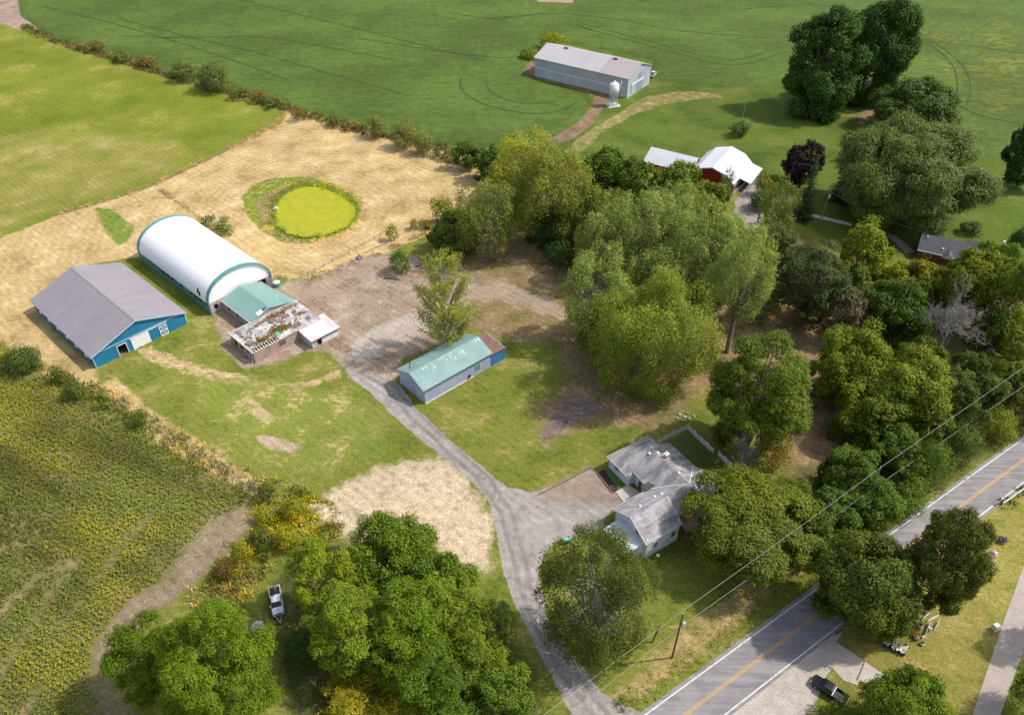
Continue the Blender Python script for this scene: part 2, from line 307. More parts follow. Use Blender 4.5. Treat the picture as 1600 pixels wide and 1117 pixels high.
def ground_mat():
    t = NT('ground')
    n_edge = t.noise(.45, 9, .72); n_edge2 = t.noise(.13, 3, .6, t.map((1, 1, 1), .7))
    edge = t.math('ADD', t.math('MULTIPLY', t.math('SUBTRACT', n_edge, .5), 1.0), t.math('MULTIPLY', t.math('SUBTRACT', n_edge2, .5), .8))
    fine = t.noise(2.2, 5, .8); grain = t.noise(.8, 5, .75); stre = t.noise(.8, 4, .65, t.map((.25, 1.6, 1), .72))
    def zonecol(c, s, seed):
        big = t.noise(1.0 / s, 4, .6, t.map((1, 1, 1), seed))
        v = t.math('ADD', t.math('MULTIPLY', big, .50), t.math('ADD', t.math('MULTIPLY', grain, .34), t.math('MULTIPLY', stre, .16)))
        return t.mix(t.ramp(v, .515, .605), t.mix(t.ramp(v, .40, .50), c[0], c[1]), c[2])
    col = zonecol(ZCOL['lawn'], 9, 0)
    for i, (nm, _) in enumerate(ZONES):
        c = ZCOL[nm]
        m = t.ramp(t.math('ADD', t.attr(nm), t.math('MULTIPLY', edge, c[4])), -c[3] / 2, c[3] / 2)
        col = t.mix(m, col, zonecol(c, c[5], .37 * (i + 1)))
    drv = t.ramp(t.attr('driveway'), -.3, .6)
    col = t.mix(t.math('SUBTRACT', 1.0, t.math('MULTIPLY', drv, .6)), col, t.mix(1.0, col, t.ramp(fine, .28, .72, .62, 1.38), 'MULTIPLY'))
    dc = t.math('ADD', t.attr('drive_track'), t.math('MULTIPLY', t.math('SUBTRACT', n_edge2, .5), .9)); tr = t.math('MULTIPLY', t.ramp(dc, .3, .85), t.ramp(dc, 1.75, 1.15))
    col = t.mix(t.math('MULTIPLY', drv, t.math('MULTIPLY', tr, t.ramp(n_edge, .3, .65, .25, .9))), col, (.19, .172, .162))
    col = t.mix(1.0, col, t.ramp(t.noise(.02, 3), .3, .7, .9, 1.1), 'MULTIPLY')
    ring = t.math('SINE', t.math('ADD', t.math('MULTIPLY', t.attr('pond_distance'), 2.5), t.math('MULTIPLY', n_edge2, 9.0)))
    m = t.math('MULTIPLY', t.ramp(t.attr('straw'), 0, 3), t.ramp(n_edge, .40, .6))
    col = t.mix(m, col, t.mix(1.0, col, t.ramp(ring, -.6, .9, .90, 1.06), 'MULTIPLY'))
    sep = t.new('ShaderNodeSeparateXYZ'); t.put(sep.inputs[0], t.map((1, 1, 1), .72)); mow = t.math('SINE', t.math('ADD', t.math('MULTIPLY', sep.outputs[1], 3.4), t.math('MULTIPLY', n_edge2, 5.0)))
    col = t.mix(1.0, col, t.ramp(t.math('MULTIPLY', mow, t.ramp(n_edge2, .4, .6)), -1, 1, .93, 1.07), 'MULTIPLY')
    t.bump(t.math('ADD', fine, t.math('MULTIPLY', grain, .7)), .55, .14)
    return t.out(col, .95, 0, .1)
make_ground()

# ------------------------------------------------------------------ crops
def sheet(name, poly, h, step, m, edge=.8, label=None, y0=None):
    W = world(poly); lo = W.min(0) - 2; hi = W.max(0) + 2
    xs = np.arange(lo[0], hi[0], step); ys = np.arange(lo[1], hi[1], step); X, Y = np.meshgrid(xs, ys); P = np.stack([X.ravel(), Y.ravel()], 1)
    sd = sdist(P, W); z = np.clip(sd / edge, -.05, 1) * h + np.where(sd > edge, .16 * (fbm(P[:, 0], P[:, 1], 4) - .5), 0)
    nx = len(xs); i = (np.arange(len(ys) - 1)[:, None] * nx + np.arange(nx - 1)[None]).ravel(); q = np.stack([i, i + 1, i + 1 + nx, i + nx], 1)
    q = q[(sd[q] > -step * 1.5).all(1)]; u, inv = np.unique(q, return_inverse=True)
    me = bpy.data.meshes.new(name); me.vertices.add(len(u)); me.vertices.foreach_set('co', np.c_[P, z][u].ravel()); quads(me, inv.reshape(-1, 4))
    me.polygons.foreach_set('use_smooth', np.ones(len(q), bool))
    return tag(link(name, me, m), kind='stuff', label=label)
def soy_mat():
    t = NT('soybean_leaves')
    big = t.noise(.022, 4, .6); mid = t.noise(.35, 5, .7); fi = t.noise(1.6, 4, .75); row = t.noise(.9, 3, .6, t.map((.12, 1.25, 1), -.25))
    v = t.math('ADD', t.math('MULTIPLY', mid, .4), t.math('ADD', t.math('MULTIPLY', fi, .3), t.math('MULTIPLY', row, .3)))
    c = t.mix(t.ramp(v, .38, .62), (.052, .090, .013), (.100, .146, .026))
    yv = t.math('MULTIPLY', t.ramp(t.attr('yellow'), 0, 1), t.ramp(t.math('ADD', t.math('MULTIPLY', mid, .6), t.math('MULTIPLY', row, .4)), .44, .62))
    c = t.mix(t.math('MULTIPLY', yv, t.ramp(t.noise(.05, 4, .6), .42, .62, .1, .85)), c, (.22, .2, .02))
    c = t.mix(1.0, c, t.ramp(big, .35, .65, .85, 1.2), 'MULTIPLY')
    t.bump(v, .8, .5)
    return t.out(c, .85, 0, .15)
soy = sheet('soybean_field', SOY, .55, 1.5, soy_mat(), 1.0, 'dark green crop of soybeans filling the far field')
_co = np.empty(len(soy.data.vertices) * 3); soy.data.vertices.foreach_get('co', _co); _co = _co.reshape(-1, 3)
_yel = np.maximum(np.clip(1.3 - np.linalg.norm((_co[:, :2] - G(1570, 90)[:2]) / [55, 75], axis=1), 0, 1), np.clip(1.2 - np.linalg.norm((_co[:, :2] - G(1545, 165)[:2]) / [18, 12], axis=1), 0, 1))
_a = soy.data.attributes.new('yellow', 'FLOAT', 'POINT'); _a.data.foreach_set('value', _yel.astype(np.float32))
# wheel tracks pressed into the crop
TRK = [[(187,30),(300,59),(406,84),(500,111),(640,150)],[(187,56),(265,59),(343,58),(406,58),(500,72),(620,95)],[(375,0),(500,31),(640,66),(760,96)],[(60,8),(187,40),(320,80),(450,125)],
 [(900,34),(931,43),(1019,66),(1112,90),(1160,92),(1222,72)],[(900,39),(931,49),(1019,73),(1112,98),(1165,100),(1225,82)],[(760,30),(860,22),(960,30),(1060,48),(1200,60)],
 [(1422,60),(1450,68),(1470,83),(1485,98),(1493,113),(1496,132),(1495,154)],[(1425,56),(1460,67),(1486,86),(1502,100),(1512,117),(1517,140),(1510,165)],
 [(1420,62),(1500,70),(1600,84)],[(1500,165),(1530,180),(1600,195)],[(1160,15),(1250,8),(1340,12)],[(720,120),(722,140),(745,158),(790,172),(840,178),(880,172),(900,160)],[(760,128),(765,142),(790,155),(830,162),(870,158)],
 [(560,60),(700,82),(800,92)],[(700,20),(780,30),(850,20)]]
tm = mat('crushed_crop', (.034, .062, .012), (.05, .085, .018), 1.0, rough=.9)
for ln in TRK:
    W = world(ln, .6); mb = MB()
    pts = []
    for k in range(len(W) - 1):                      # Catmull-Rom
        p0, p1, p2, p3 = W[max(k - 1, 0)], W[k], W[k + 1], W[min(k + 2, len(W) - 1)]
        for s in np.linspace(0, 1, 14, endpoint=(k == len(W) - 2)):
            pts.append(.5 * (2 * p1 + (p2 - p0) * s + (2 * p0 - 5 * p1 + 4 * p2 - p3) * s * s + (3 * p1 - p0 - 3 * p2 + p3) * s ** 3))
    pts = np.array(pts)
    d = np.gradient(pts, axis=0); d /= np.linalg.norm(d, axis=1)[:, None]; nn = np.stack([-d[:, 1], d[:, 0]], 1)
    wv = .30 + .2 * (vnoise(pts[:, 0] / 5, pts[:, 1] / 5) - .5)
    a = pts + nn * wv[:, None]; b = pts - nn * wv[:, None]
    z = .63
    mb.add([(p[0], p[1], z) for p in a] + [(p[0], p[1], z) for p in b], [(i, i + len(a), i + 1 + len(a), i + 1) for i in range(len(a) - 1)])
    tag(mb.build('wheel_track', tm), kind='structure')
# ------------------------------------------------------------------ leaves: many small faces in one mesh
def leafmesh(name, P, N, size, tint, yel, m, aspect=.62, parent=None, color=(.1, .15, .03), roll=None, rs=None):
    rs = rs or R0; n = len(P); N = N / (np.linalg.norm(N, axis=1)[:, None] + 1e-9)
    r = rs.randn(n, 3) if roll is None else roll
    A = np.cross(N, r); A /= np.linalg.norm(A, axis=1)[:, None] + 1e-9; B = np.cross(N, A)
    s = np.broadcast_to(np.asarray(size, float), (n,))[:, None]
    lift = N * s * .14
    V = np.stack([P + A * s * .5 - lift, P + B * s * .5 * aspect + lift * .6, P - A * s * .5 - lift, P - B * s * .5 * aspect + lift * .6], 1)
    me = bpy.data.meshes.new(name); me.vertices.add(4 * n); me.vertices.foreach_set('co', V.ravel()); quads(me, np.arange(4 * n).reshape(-1, 4))
    for k, v in (('tint', tint), ('yel', yel)):
        a = me.attributes.new(k, 'FLOAT', 'FACE'); a.data.foreach_set('value', np.broadcast_to(v, (n,)).astype(np.float32))
    o = link(name, me, m, parent); o.color = (*color, 1); return o
LEAF = leafmat('leaves')
# near bean crop, planted in rows
NEAR = [(-120,530),(0,574),(60,592),(150,645),(240,694),(330,742),(395,775),(375,795),(335,810),(305,838),(270,880),(245,910),(200,940),(148,1005),(140,1060),(160,1110),(195,1170),(-120,1230)]
def near_crop():
    W = world(NEAR); d = np.array([.882, -.471]); e = np.array([.471, .882]); c = W.mean(0)
    u = np.arange(-70, 70, .27); v = np.arange(-60, 60, .85); U, V = np.meshgrid(u, v); P = c + U.ravel()[:, None] * d + V.ravel()[:, None] * e
    P += R0.randn(*P.shape) * .05; sd = sdist(P, W); a, b = (P - c) @ d, (P - c) @ e
    dens = np.clip(fbm(a * .5 + 100, b * 1.6 + 100, 7) * 1.6 + .12 + .25 * (fbm(P[:, 0], P[:, 1], 25) - .5), 0.05, 1)
    # bare wheel strips at the lower left
    for ln in ([(0,1065),(40,990),(90,915),(130,870)],[(40,1117),(60,1080)],[(0,960),(60,900),(110,880)],[(100,975),(125,940)],[(0,860),(40,850)],[(150,905),(240,800)]):
        dd = pdist(P, world(ln)); dens *= np.clip((dd + 1.2 * (fbm(P[:, 0], P[:, 1], 3) - .5)) / 1.6, .05, 1)
    dens *= np.clip(.55 + sd / 9, 0, 1)
    k = (sd > .2) & (R0.rand(len(P)) < dens); P = P[k]; a, b, dens = a[k], b[k], dens[k]; n = len(P); m = 5
    yel = np.clip((fbm(a * .5 + 50, b * 1.2 + 9, 10) - .5) * 5.0 + .30, 0, .75) * R0.uniform(.5, 1, n)
    tint = np.clip(.5 + 2.2 * (fbm(a * .25 + 7, b * 1.2, 6) - .5) + 1.2 * (fbm(P[:, 0] + 60, P[:, 1], 18) - .5), 0, 1)
    Q = np.repeat(P, m, 0) + (R0.randn(n * m, 1) * .2) * d + (R0.randn(n * m, 1) * .23) * e; z = R0.uniform(.12, .62, n * m) * np.repeat(.6 + .6 * dens, m)
    N = np.c_[R0.randn(n * m, 2) * .55, np.ones(n * m)]
    o = leafmesh('bean_field', np.c_[Q, z], N, R0.uniform(.30, .50, n * m), np.clip(np.repeat(tint, m) + R0.randn(n * m) * .15, 0, 1), np.clip(np.repeat(yel, m) * R0.uniform(.5, 1.1, n * m), 0, 1), LEAF, color=(.185, .21, .032))
    tag(o, kind='stuff', label='bean crop in rows turning yellow, lower left field')
near_crop()
def tufts(name, P, h, color, label, yel=.3, spread=.35, blades=4, wid=.16, seed=1, tmean=.5):
    """tall grass and weeds: narrow upright leaves in bunches"""
    rs = np.random.RandomState(seed); n = len(P); m = blades + 2; wid *= .62
    Q = np.repeat(P, m, 0) + rs.randn(n * m, 2) * spread; hh = np.repeat(np.broadcast_to(h, (n,)), m) * rs.uniform(.5, 1.2, n * m)
    lean = rs.randn(n * m, 2) * .3
    A = np.c_[lean, np.ones(n * m)]; A /= np.linalg.norm(A, axis=1)[:, None]; th = rs.uniform(0, 6.28, n * m); B = np.c_[np.cos(th), np.sin(th), np.zeros(n * m)]
    base = np.c_[Q, np.full(n * m, -.03)]; wd = (wid * rs.uniform(.6, 1.5, n * m))[:, None]; hv = hh[:, None]
    V = np.stack([base - B * wd * .35, base + B * wd * .35, base + A * hv * .7 + B * wd * .6, base + A * hv + rs.randn(n * m, 3) * .08 - B * wd * .3], 1)
    me = bpy.data.meshes.new(name); me.vertices.add(4 * n * m); me.vertices.foreach_set('co', V.ravel()); quads(me, np.arange(4 * n * m).reshape(-1, 4))
    clump = np.repeat(fbm(P[:, 0], P[:, 1], 3.5), m)
    for k, v in (('tint', np.clip(tmean + (clump - .5) * 1.3 + rs.randn(n * m) * .18, 0, 1)), ('yel', np.clip(yel * (rs.rand(n * m) + (clump - .5) * 2), 0, 1))):
        a = me.attributes.new(k, 'FLOAT', 'FACE'); a.data.foreach_set('value', v.astype(np.float32))
    o = link(name, me, LEAF); o.color = (*[1.5 * v for v in color], 1); return tag(o, label, kind='stuff')
def along(line, width, per_m2, seed=3, fade=True):
    rs = np.random.RandomState(seed); W = world(line); out = []
    for A, B in zip(W[:-1], W[1:]):
        L = np.linalg.norm(B - A); k = int(L * width * per_m2); d = (B - A) / L; nn = np.array([-d[1], d[0]])
        out.append(A + rs.rand(k, 1) * (B - A) + nn * (np.clip(rs.randn(k, 1) * .3, -.5, .5) * width))
    P = np.concatenate(out); f = fbm(P[:, 0] + 31, P[:, 1], 5)
    return P[rs.rand(len(P)) < np.clip((f - .25) * 2.4, .08, 1)] if fade else P
HEDGE_N = [(36,42),(75,60),(140,82),(187,94),(269,120),(330,140),(400,152),(450,170),(500,186),(560,204),(600,214),(690,232),(740,240)]
tufts('dry_hedge_weeds', along(HEDGE_N, 4.8, 1.8), 1.15, (.17, .13, .065), 'dry brown weeds lining the far crop edge', .35, .5, 4, .4, 11)
tufts('green_hedge_weeds', along(HEDGE_N, 4.5, .7, 5), 1.4, (.075, .10, .03), 'dark green brambles along the far crop edge', .3, .5, 5, .5, 12)
tufts('dry_fence_grass', along([(90,336),(165,315),(240,290),(290,266),(330,248),(400,213),(437,192),(446,176)], 3.0, 2.2), .8, (.40, .29, .16), 'pale dry grass under the meadow fence', .1, .4, 4, .2, 13)
tufts('dry_fence_grass', along([(244,292),(280,318),(318,345)], 1.8, 2.5), .7, (.36, .26, .15), 'dry grass line from meadow corner to white arched barn', .1, .4, 4, .2, 14)
HEDGE_W = [(0,562),(60,585),(110,605),(165,635),(230,672),(300,712),(360,748),(425,785)]
tufts('verge_weeds', along(HEDGE_W, 6.5, 2.6), 1.0, (.11, .14, .035), 'green weeds between tan grass and bean rows', .6, .4, 4, .3, 15)
tufts('verge_dry_grass', along([(160,612),(230,665),(300,704),(360,738),(430,778),(470,800)], 4.5, 3.5), .9, (.46, .36, .21), 'tall straw coloured grass along lawn edge', .1, .35, 4, .2, 16)
tufts('goldenrod', along([(400,775),(440,795),(480,815),(530,835)], 11, 2.2, 8), 1.1, (.17, .19, .03), 'yellow goldenrod weeds beside the pale mulch', 1.2, .4, 5, .32, 17)
tufts('goldenrod', along([(440,800),(410,835),(380,870),(370,905),(340,935)], 9, 2.0, 9), 1.1, (.16, .18, .035), 'goldenrod and brush above the white pickup', 1.0, .4, 5, .32, 18)
tufts('verge_dry_grass', along([(470,800),(440,830),(400,880),(350,930),(300,950)], 8, 1.6, 10), 1.0, (.42, .31, .16), 'straw coloured grass beside the bare strip', .2, .4, 4, .22, 19)
_pw = np.array(POND, float); _pc = _pw.mean(0)
tufts('pond_reeds', along([tuple(_pc + (p - _pc) * 1.13) for p in _pw] + [tuple(_pc + (_pw[0] - _pc) * 1.13)], 3.0, 3.5, 11), .55, (.20, .26, .03), 'green rushes ringing the pond', .5, .3, 4, .2, 20)
tufts('pond_dry_reeds', along([tuple(_pc + (p - _pc) * 1.30) for p in _pw] + [tuple(_pc + (_pw[0] - _pc) * 1.30)], 2.6, 2.2, 12), .7, (.50, .40, .22), 'dry straw reeds on the outer pond bank', .15, .3, 4, .2, 21)
tufts('roadside_grass', along([(985,1100),(1060,1045),(1140,985),(1220,925),(1290,880),(1410,800),(1600,660)], 4, 1.8, 13), .45, (.17, .2, .035), 'green grass on the left road verge', .4, .3, 4, .16, 22)
tufts('yard_weeds', along([(480,438),(520,425),(560,410),(600,395),(650,372),(690,350)], 3.5, 1.6, 14), .7, (.25, .2, .09), 'weeds along the paddock fence', .3, .4, 4, .25, 23)
tufts('hollow_brush', along([(880,390),(960,440),(1040,480),(1120,510),(1200,480)], 20, .35, 15), .8, (.13, .13, .05), 'low brush under the grove', .3, .5, 4, .35, 24)

# ------------------------------------------------------------------ pond, road, paths
def flat(name, poly, z, m, kind='structure', pts=None):
    W = world(poly) if pts is None else pts
    mb = MB(); mb.add([(x, y, z) for x, y in W], [tuple(range(len(W)))[::(1 if area2(W) > 0 else -1)]]); o = mb.build(name, m)
    return tag(o, kind=kind)
def area2(W): return sum(a[0] * b[1] - b[0] * a[1] for a, b in zip(W, np.roll(W, -1, 0)))
def pond_mat():
    t = NT('duckweed'); n = t.noise(.35, 5, .65); f = t.noise(5, 4, .7)
    c = t.mix(t.ramp(n, .35, .7), (.37, .36, .017), (.29, .305, .018)); c = t.mix(t.ramp(t.noise(.13, 5, .65), .62, .74), c, (.28, .30, .03))
    c = t.mix(1.0, c, t.ramp(f, .3, .7, .9, 1.1), 'MULTIPLY'); return t.out(c, .7, 0, .2)
flat('pond', [tuple(_pc + (p - _pc) * 1.05) for p in _pw], -.35, pond_mat())
LW = [(1790,545),(1690,618),(1600,682),(1410.5,819.2),(1290.5,908),(1240,946),(1200,976),(1007.6,1117),(900,1198)]
RW = [(1790,630),(1690,695),(1600,755),(1523,810.5),(1314.6,974.6),(1240,1034),(1200,1065),(1130,1117),(1020,1200)]
def resample(W, n):
    W = np.asarray(W); s = np.r_[0, np.cumsum(np.linalg.norm(np.diff(W, axis=0), axis=1))]
    p = [np.poly1d(np.polyfit(s, W[:, k], 3)) for k in range(2)]; q = np.linspace(0, s[-1], n); return np.stack([p[0](q), p[1](q)], 1)
Lw, Rw = resample(world(LW), 60), resample(world(RW), 60)
_ext = np.linspace(6, 150, 12)[:, None]
_go = lambda W, d: np.concatenate([(W[0] - d * _ext)[::-1], W, W[-1] + d * _ext])          # the road runs on past the frame
_d = (Lw[-1] - Lw[-6]) / np.linalg.norm(Lw[-1] - Lw[-6]); Lw, Rw = _go(Lw, _d), _go(Rw, _d)
Cw = (Lw + Rw) / 2; Dw = np.gradient(Cw, axis=0); Dw /= np.linalg.norm(Dw, axis=1)[:, None]; Nw = np.stack([-Dw[:, 1], Dw[:, 0]], 1)
_sgn = np.sign(((Rw - Lw) * Nw).sum(1).mean()); Nw = Nw * _sgn           # Nw points from the left line to the right line
def strip(name, o0, o1, z, m, t=0):
    a, b = Cw + Nw * o0, Cw + Nw * o1; n = len(a); mb = MB()
    mb.add([(*p, z) for p in a] + [(*p, z) for p in b], [(i, i + 1, n + i + 1, n + i) for i in range(n - 1)])
    o = mb.build(name, m); return tag(o, kind='structure')
def asphalt():
    t = NT('asphalt'); big = t.noise(.25, 4, .6, t.map((1, 1, 1), .3)); f = t.noise(9, 4, .7); st = t.noise(.9, 4, .6, t.map((.12, 1.6, 1), -.79))
    c = t.mix(t.ramp(t.math('ADD', t.math('MULTIPLY', big, .4), t.math('MULTIPLY', st, .6)), .38, .62), (.20, .185, .19), (.30, .28, .28))
    c = t.mix(1.0, c, t.ramp(f, .3, .7, .85, 1.15), 'MULTIPLY'); t.bump(f, .4, .02); return t.out(c, .9, 0, .2)
strip('road', -4.1, 4.0, .012, asphalt())
paint = mat('white_road_paint', (.72, .70, .68), (.5, .48, .47), 1.6, rough=.7, fine=9, famt=.2)
ypaint = mat('yellow_road_paint', (.66, .36, .06), (.5, .3, .08), 1.6, rough=.7, fine=9, famt=.2)
strip('edge_line', -3.52, -3.30, .017, paint); strip('edge_line', 3.30, 3.52, .017, paint)
strip('centre_line', -.24, -.10, .017, ypaint); strip('centre_line', .08, .22, .017, ypaint)
grav = mat('pale_gravel', (.40, .345, .30), (.48, .42, .365), .5, rough=.95, fine=4, famt=.25, bump=.03)
rt = lambda i, o: tuple(Cw[i] + Nw[i] * o)
_pull = [G(*p)[:2] for p in [(1318,985),(1306,1005),(1322,1022),(1352,1044),(1340,1070),(1318,1062),(1300,1042),(1284,1068),(1276,1100),(1290,1150),(1090,1200)]]
_dd = [np.linalg.norm(Cw - p, axis=1).argmin() for p in (_pull[0], _pull[-1])]
_edge = [Cw[i] + Nw[i] * 3.95 for i in range(max(_dd), min(_dd), -2)]
flat('gravel_shoulder', None, .006, grav, pts=np.array(_pull + _edge))
conc = mat('concrete', (.50, .45, .39), (.42, .38, .33), .6, rough=.9, fine=7, famt=.15)
_pw2 = [(1308,1004),(1332,1019),(1362,1040),(1392,1062),(1404,1085),(1378,1082),(1345,1062),(1318,1040),(1303,1022)]
flat('driveway_slab', _pw2, .02, conc)
flat('slab_joint', [(1350,1031.5),(1352,1033),(1340,1063),(1337.5,1061)], .026, mat('joint_soil', (.2, .15, .09)))
PATHL = [(1760,500),(1660,715),(1630,800),(1600,882),(1562,988),(1521,1112),(1505,1165),(1440,1400)]; PATHR = [(1795,508),(1702,725),(1672,815),(1641,895),(1603,1003),(1563,1117),(1548,1165),(1490,1400)]
flat('footpath', PATHL + PATHR[::-1], .015, mat('path_asphalt', (.42, .355, .31), (.36, .305, .27), .7, rough=.9, fine=6, famt=.18))
flat('concrete_walk', [(1268,334),(1330,349),(1332,354),(1268,339)], .03, mat('pale_concrete', (.62, .58, .5), rough=.9))
flat('concrete_walk', [(1388,364),(1402,370),(1420,384),(1430,394),(1415,396),(1400,380),(1386,369)], .03, mat('worn_paving', (.3, .26, .22), rough=.9))
# ------------------------------------------------------------------ buildings
def frame(name, x, y, deg, label, cat, group=None): return empty(name, (x, y, 0), math.radians(deg), label, cat, group)
def gable_roof(W, L, he, hr, ov=.4, ovy=.4, t=.16, asym=None):
    """two slopes, ridge along y; W along x, L along y"""
    mb = MB(); c = asym or W / 2; s0 = (hr - he) / c; s1 = (hr - he) / (W - c)
    mb.slab([(-ov, -ovy, he - ov * s0), (c, -ovy, hr), (c, L + ovy, hr), (-ov, L + ovy, he - ov * s0)], t)
    mb.slab([(c + .002, -ovy, hr), (W + ov, -ovy, he - ov * s1), (W + ov, L + ovy, he - ov * s1), (c + .002, L + ovy, hr)], t)
    return mb
def gable_tri(W, he, hr, y0, y1, top=.17): return MB().prism([(0, he), (W, he), (W, he + .01), (W / 2, hr - top), (0, he + .01)], y0, y1)
def ring_walls(W, L, he, t=.2, holes={}):
    mb = MB()
    mb.wall((0, 0), (W, 0), 0, he, t, holes.get('front', ())); mb.wall((W, t), (W, L - t), 0, he, t, holes.get('right', ()))
    mb.wall((W, L), (0, L), 0, he, t, holes.get('back', ())); mb.wall((0, L - t), (0, t), 0, he, t, holes.get('left', ()))
    return mb
def win(parent, p, ax, w, h, z, frame_m, glass_m, out=-1, name='window', d=.08):
    """window on a wall: p = (x, y) of its middle on the wall face, ax = 'x' or 'y' the wall's run, out = outward sign on the other axis"""
    f = MB(); g = MB(); b = .09
    def bx(m, a0, a1, d0, d1, z0, z1):
        lo, hi = sorted((d0 * out, d1 * out))
        if ax == 'x': m.box(p[0] + a0, p[0] + a1, p[1] + lo, p[1] + hi, z0, z1)
        else: m.box(p[0] + lo, p[0] + hi, p[1] + a0, p[1] + a1, z0, z1)
    bx(f, -w/2 - b, -w/2, .003, d, z - b, z + h + b); bx(f, w/2, w/2 + b, .003, d, z - b, z + h + b)
    bx(f, -w/2, w/2, .003, d, z - b, z); bx(f, -w/2, w/2, .003, d, z + h, z + h + b); bx(f, -w/2, w/2, .003, d * .8, z + h/2 - .03, z + h/2 + .03)
    fo = f.build(name, frame_m, parent); bx(g, -w/2, w/2, .003, .03, z, z + h/2 - .03); bx(g, -w/2, w/2, .003, .03, z + h/2 + .03, z + h)
    g.build('pane', glass_m, fo); return fo
GLASS = plain('dark_glass', (.025, .03, .035), .12, spec=.6)
WHITE = mat('white_paint', (.80, .80, .80), (.68, .68, .68), 1.2, rough=.55, famt=.06)
DARK = plain('dark_interior', (.02, .018, .018), .9)
BLUE = mat('blue_siding', (.022, .20, .36), (.018, .165, .30), .3, (1, 1, .3), rough=.5, ribs=.45, famt=.07)
GREYROOF = mat('grey_metal_roof', (.292, .262, .285), (.262, .236, .258), .35, (.18, 1.4, 1), rough=.6, ribs=.9, ribd=.03, famt=.08)

def blue_barn():
    W, L, he, hr = 23.49, 33.16, 3.7, 7.78
    b = frame('pole_barn', -97.7, 138.3, 47.8, 'long blue metal barn with grey gable roof and white sliding door', 'barn')
    win_y = [2.6, 7.6, 12.6, 17.6, 22.6, 27.6, 31.6]
    holes = dict(front=[(5.9, 8.0, 0, 2.9)], left=[(L - .2 - y - .7, L - .2 - y + .7, 2.0, 3.0) for y in win_y if y < 30])
    w = ring_walls(W, L, he, .2, holes)
    o = w.build('wall', BLUE, b)
    for y in (.003, L - .2): MB().prism([(0, he), (W, he), (W / 2, hr - .16)], y, y + .197).build('gable_wall', BLUE, b)
    r = gable_roof(W, L, he, hr, .45, .5).build('roof', GREYROOF, b)
    rc = MB(); rc.prism([(W/2 - .35, hr - .08), (W/2, hr + .05), (W/2 + .35, hr - .08), (W/2, hr - .02)], -.5, L + .5); rc.build('ridge_cap', plain('ridge_cap_metal', (.30, .26, .29), .6), r)
    s = (hr - he) / (W / 2); t = MB(); lb = plain('pale_blue_trim', (.42, .58, .72), .5)
    for x0, x1 in ((-.45, W / 2), (W / 2, W + .45)):
        z0, z1 = (he - .45 * s, hr) if x0 < 0 else (hr, he - .45 * s)
        t.hexa([(x0, -.56, z0 - .30), (x1, -.56, z1 - .30), (x1, -.503, z1 - .30), (x0, -.503, z0 - .30)], [(x0, -.56, z0 + .02), (x1, -.56, z1 + .02), (x1, -.503, z1 + .02), (x0, -.503, z0 + .02)])
    t.box(0, W, -.05, -.003, he - .1, he + .1)
    t.box(-.06, .14, -.06, -.003, 0, he - .12); t.box(W - .14, W + .06, -.06, -.003, 0, he - .12)
    t.build('trim', lb, b)
    d = MB(); d.box(9.3, 13.8, -.14, -.06, .05, 3.25); d.build('sliding_door', WHITE, b)
    d = MB(); d.box(9.0, 18.6, -.2, -.06, 3.3, 3.42); d.build('door_track', WHITE, b)
    d = MB(); d.box(16.5, 18.3, -.10, -.03, .1, 2.8); cd = d.build('cross_braced_door', plain('blue_door', (.03, .19, .33)), b)
    x = MB(); x.box(16.4, 16.6, -.16, -.103, .05, 2.9); x.box(18.2, 18.4, -.16, -.103, .05, 2.9); x.box(16.6, 18.2, -.16, -.103, .05, .25); x.box(16.6, 18.2, -.16, -.103, 2.7, 2.9); x.box(16.6, 18.2, -.16, -.103, 1.38, 1.56)
    for z0, z1 in ((.25, 1.38), (1.38, .25), (1.56, 2.7), (2.7, 1.56)): x.hexa([(16.6, -.15, z0 - .07), (18.2, -.15, z1 - .07), (18.2, -.106, z1 - .07), (16.6, -.106, z0 - .07)], [(16.6, -.15, z0 + .07), (18.2, -.15, z1 + .07), (18.2, -.106, z1 + .07), (16.6, -.106, z0 + .07)])
    x.build('door_brace', WHITE, cd)
    f = MB(); f.box(5.75, 5.9, -.08, -.003, 0, 3.05); f.box(8.0, 8.15, -.08, -.003, 0, 3.05); f.box(5.9, 8.0, -.08, -.003, 2.9, 3.05); f.build('door_frame', WHITE, b)
    for y in win_y[:6]:
        m = MB()                                     # each stall window has a white hood propped open
        m.hexa([(-.02, y - .75, 2.95), (-.55, y - .75, 2.55), (-.55, y + .75, 2.55), (-.02, y + .75, 2.95)], [(-.02, y - .75, 3.02), (-.55, y - .75, 2.62), (-.55, y + .75, 2.62), (-.02, y + .75, 3.02)])
        m.box(-.08, -.003, y - .85, y - .7, 1.9, 2.9); m.box(-.08, -.003, y + .7, y + .85, 1.9, 2.9); m.box(-.08, -.003, y - .7, y + .7, 1.88, 2.0)
        m.build('window', WHITE, b)
    MB().box(.2, W - .2, .2, L - .2, 0, .02).build('floor', plain('barn_floor', (.2, .16, .12), .9), b)
blue_barn()

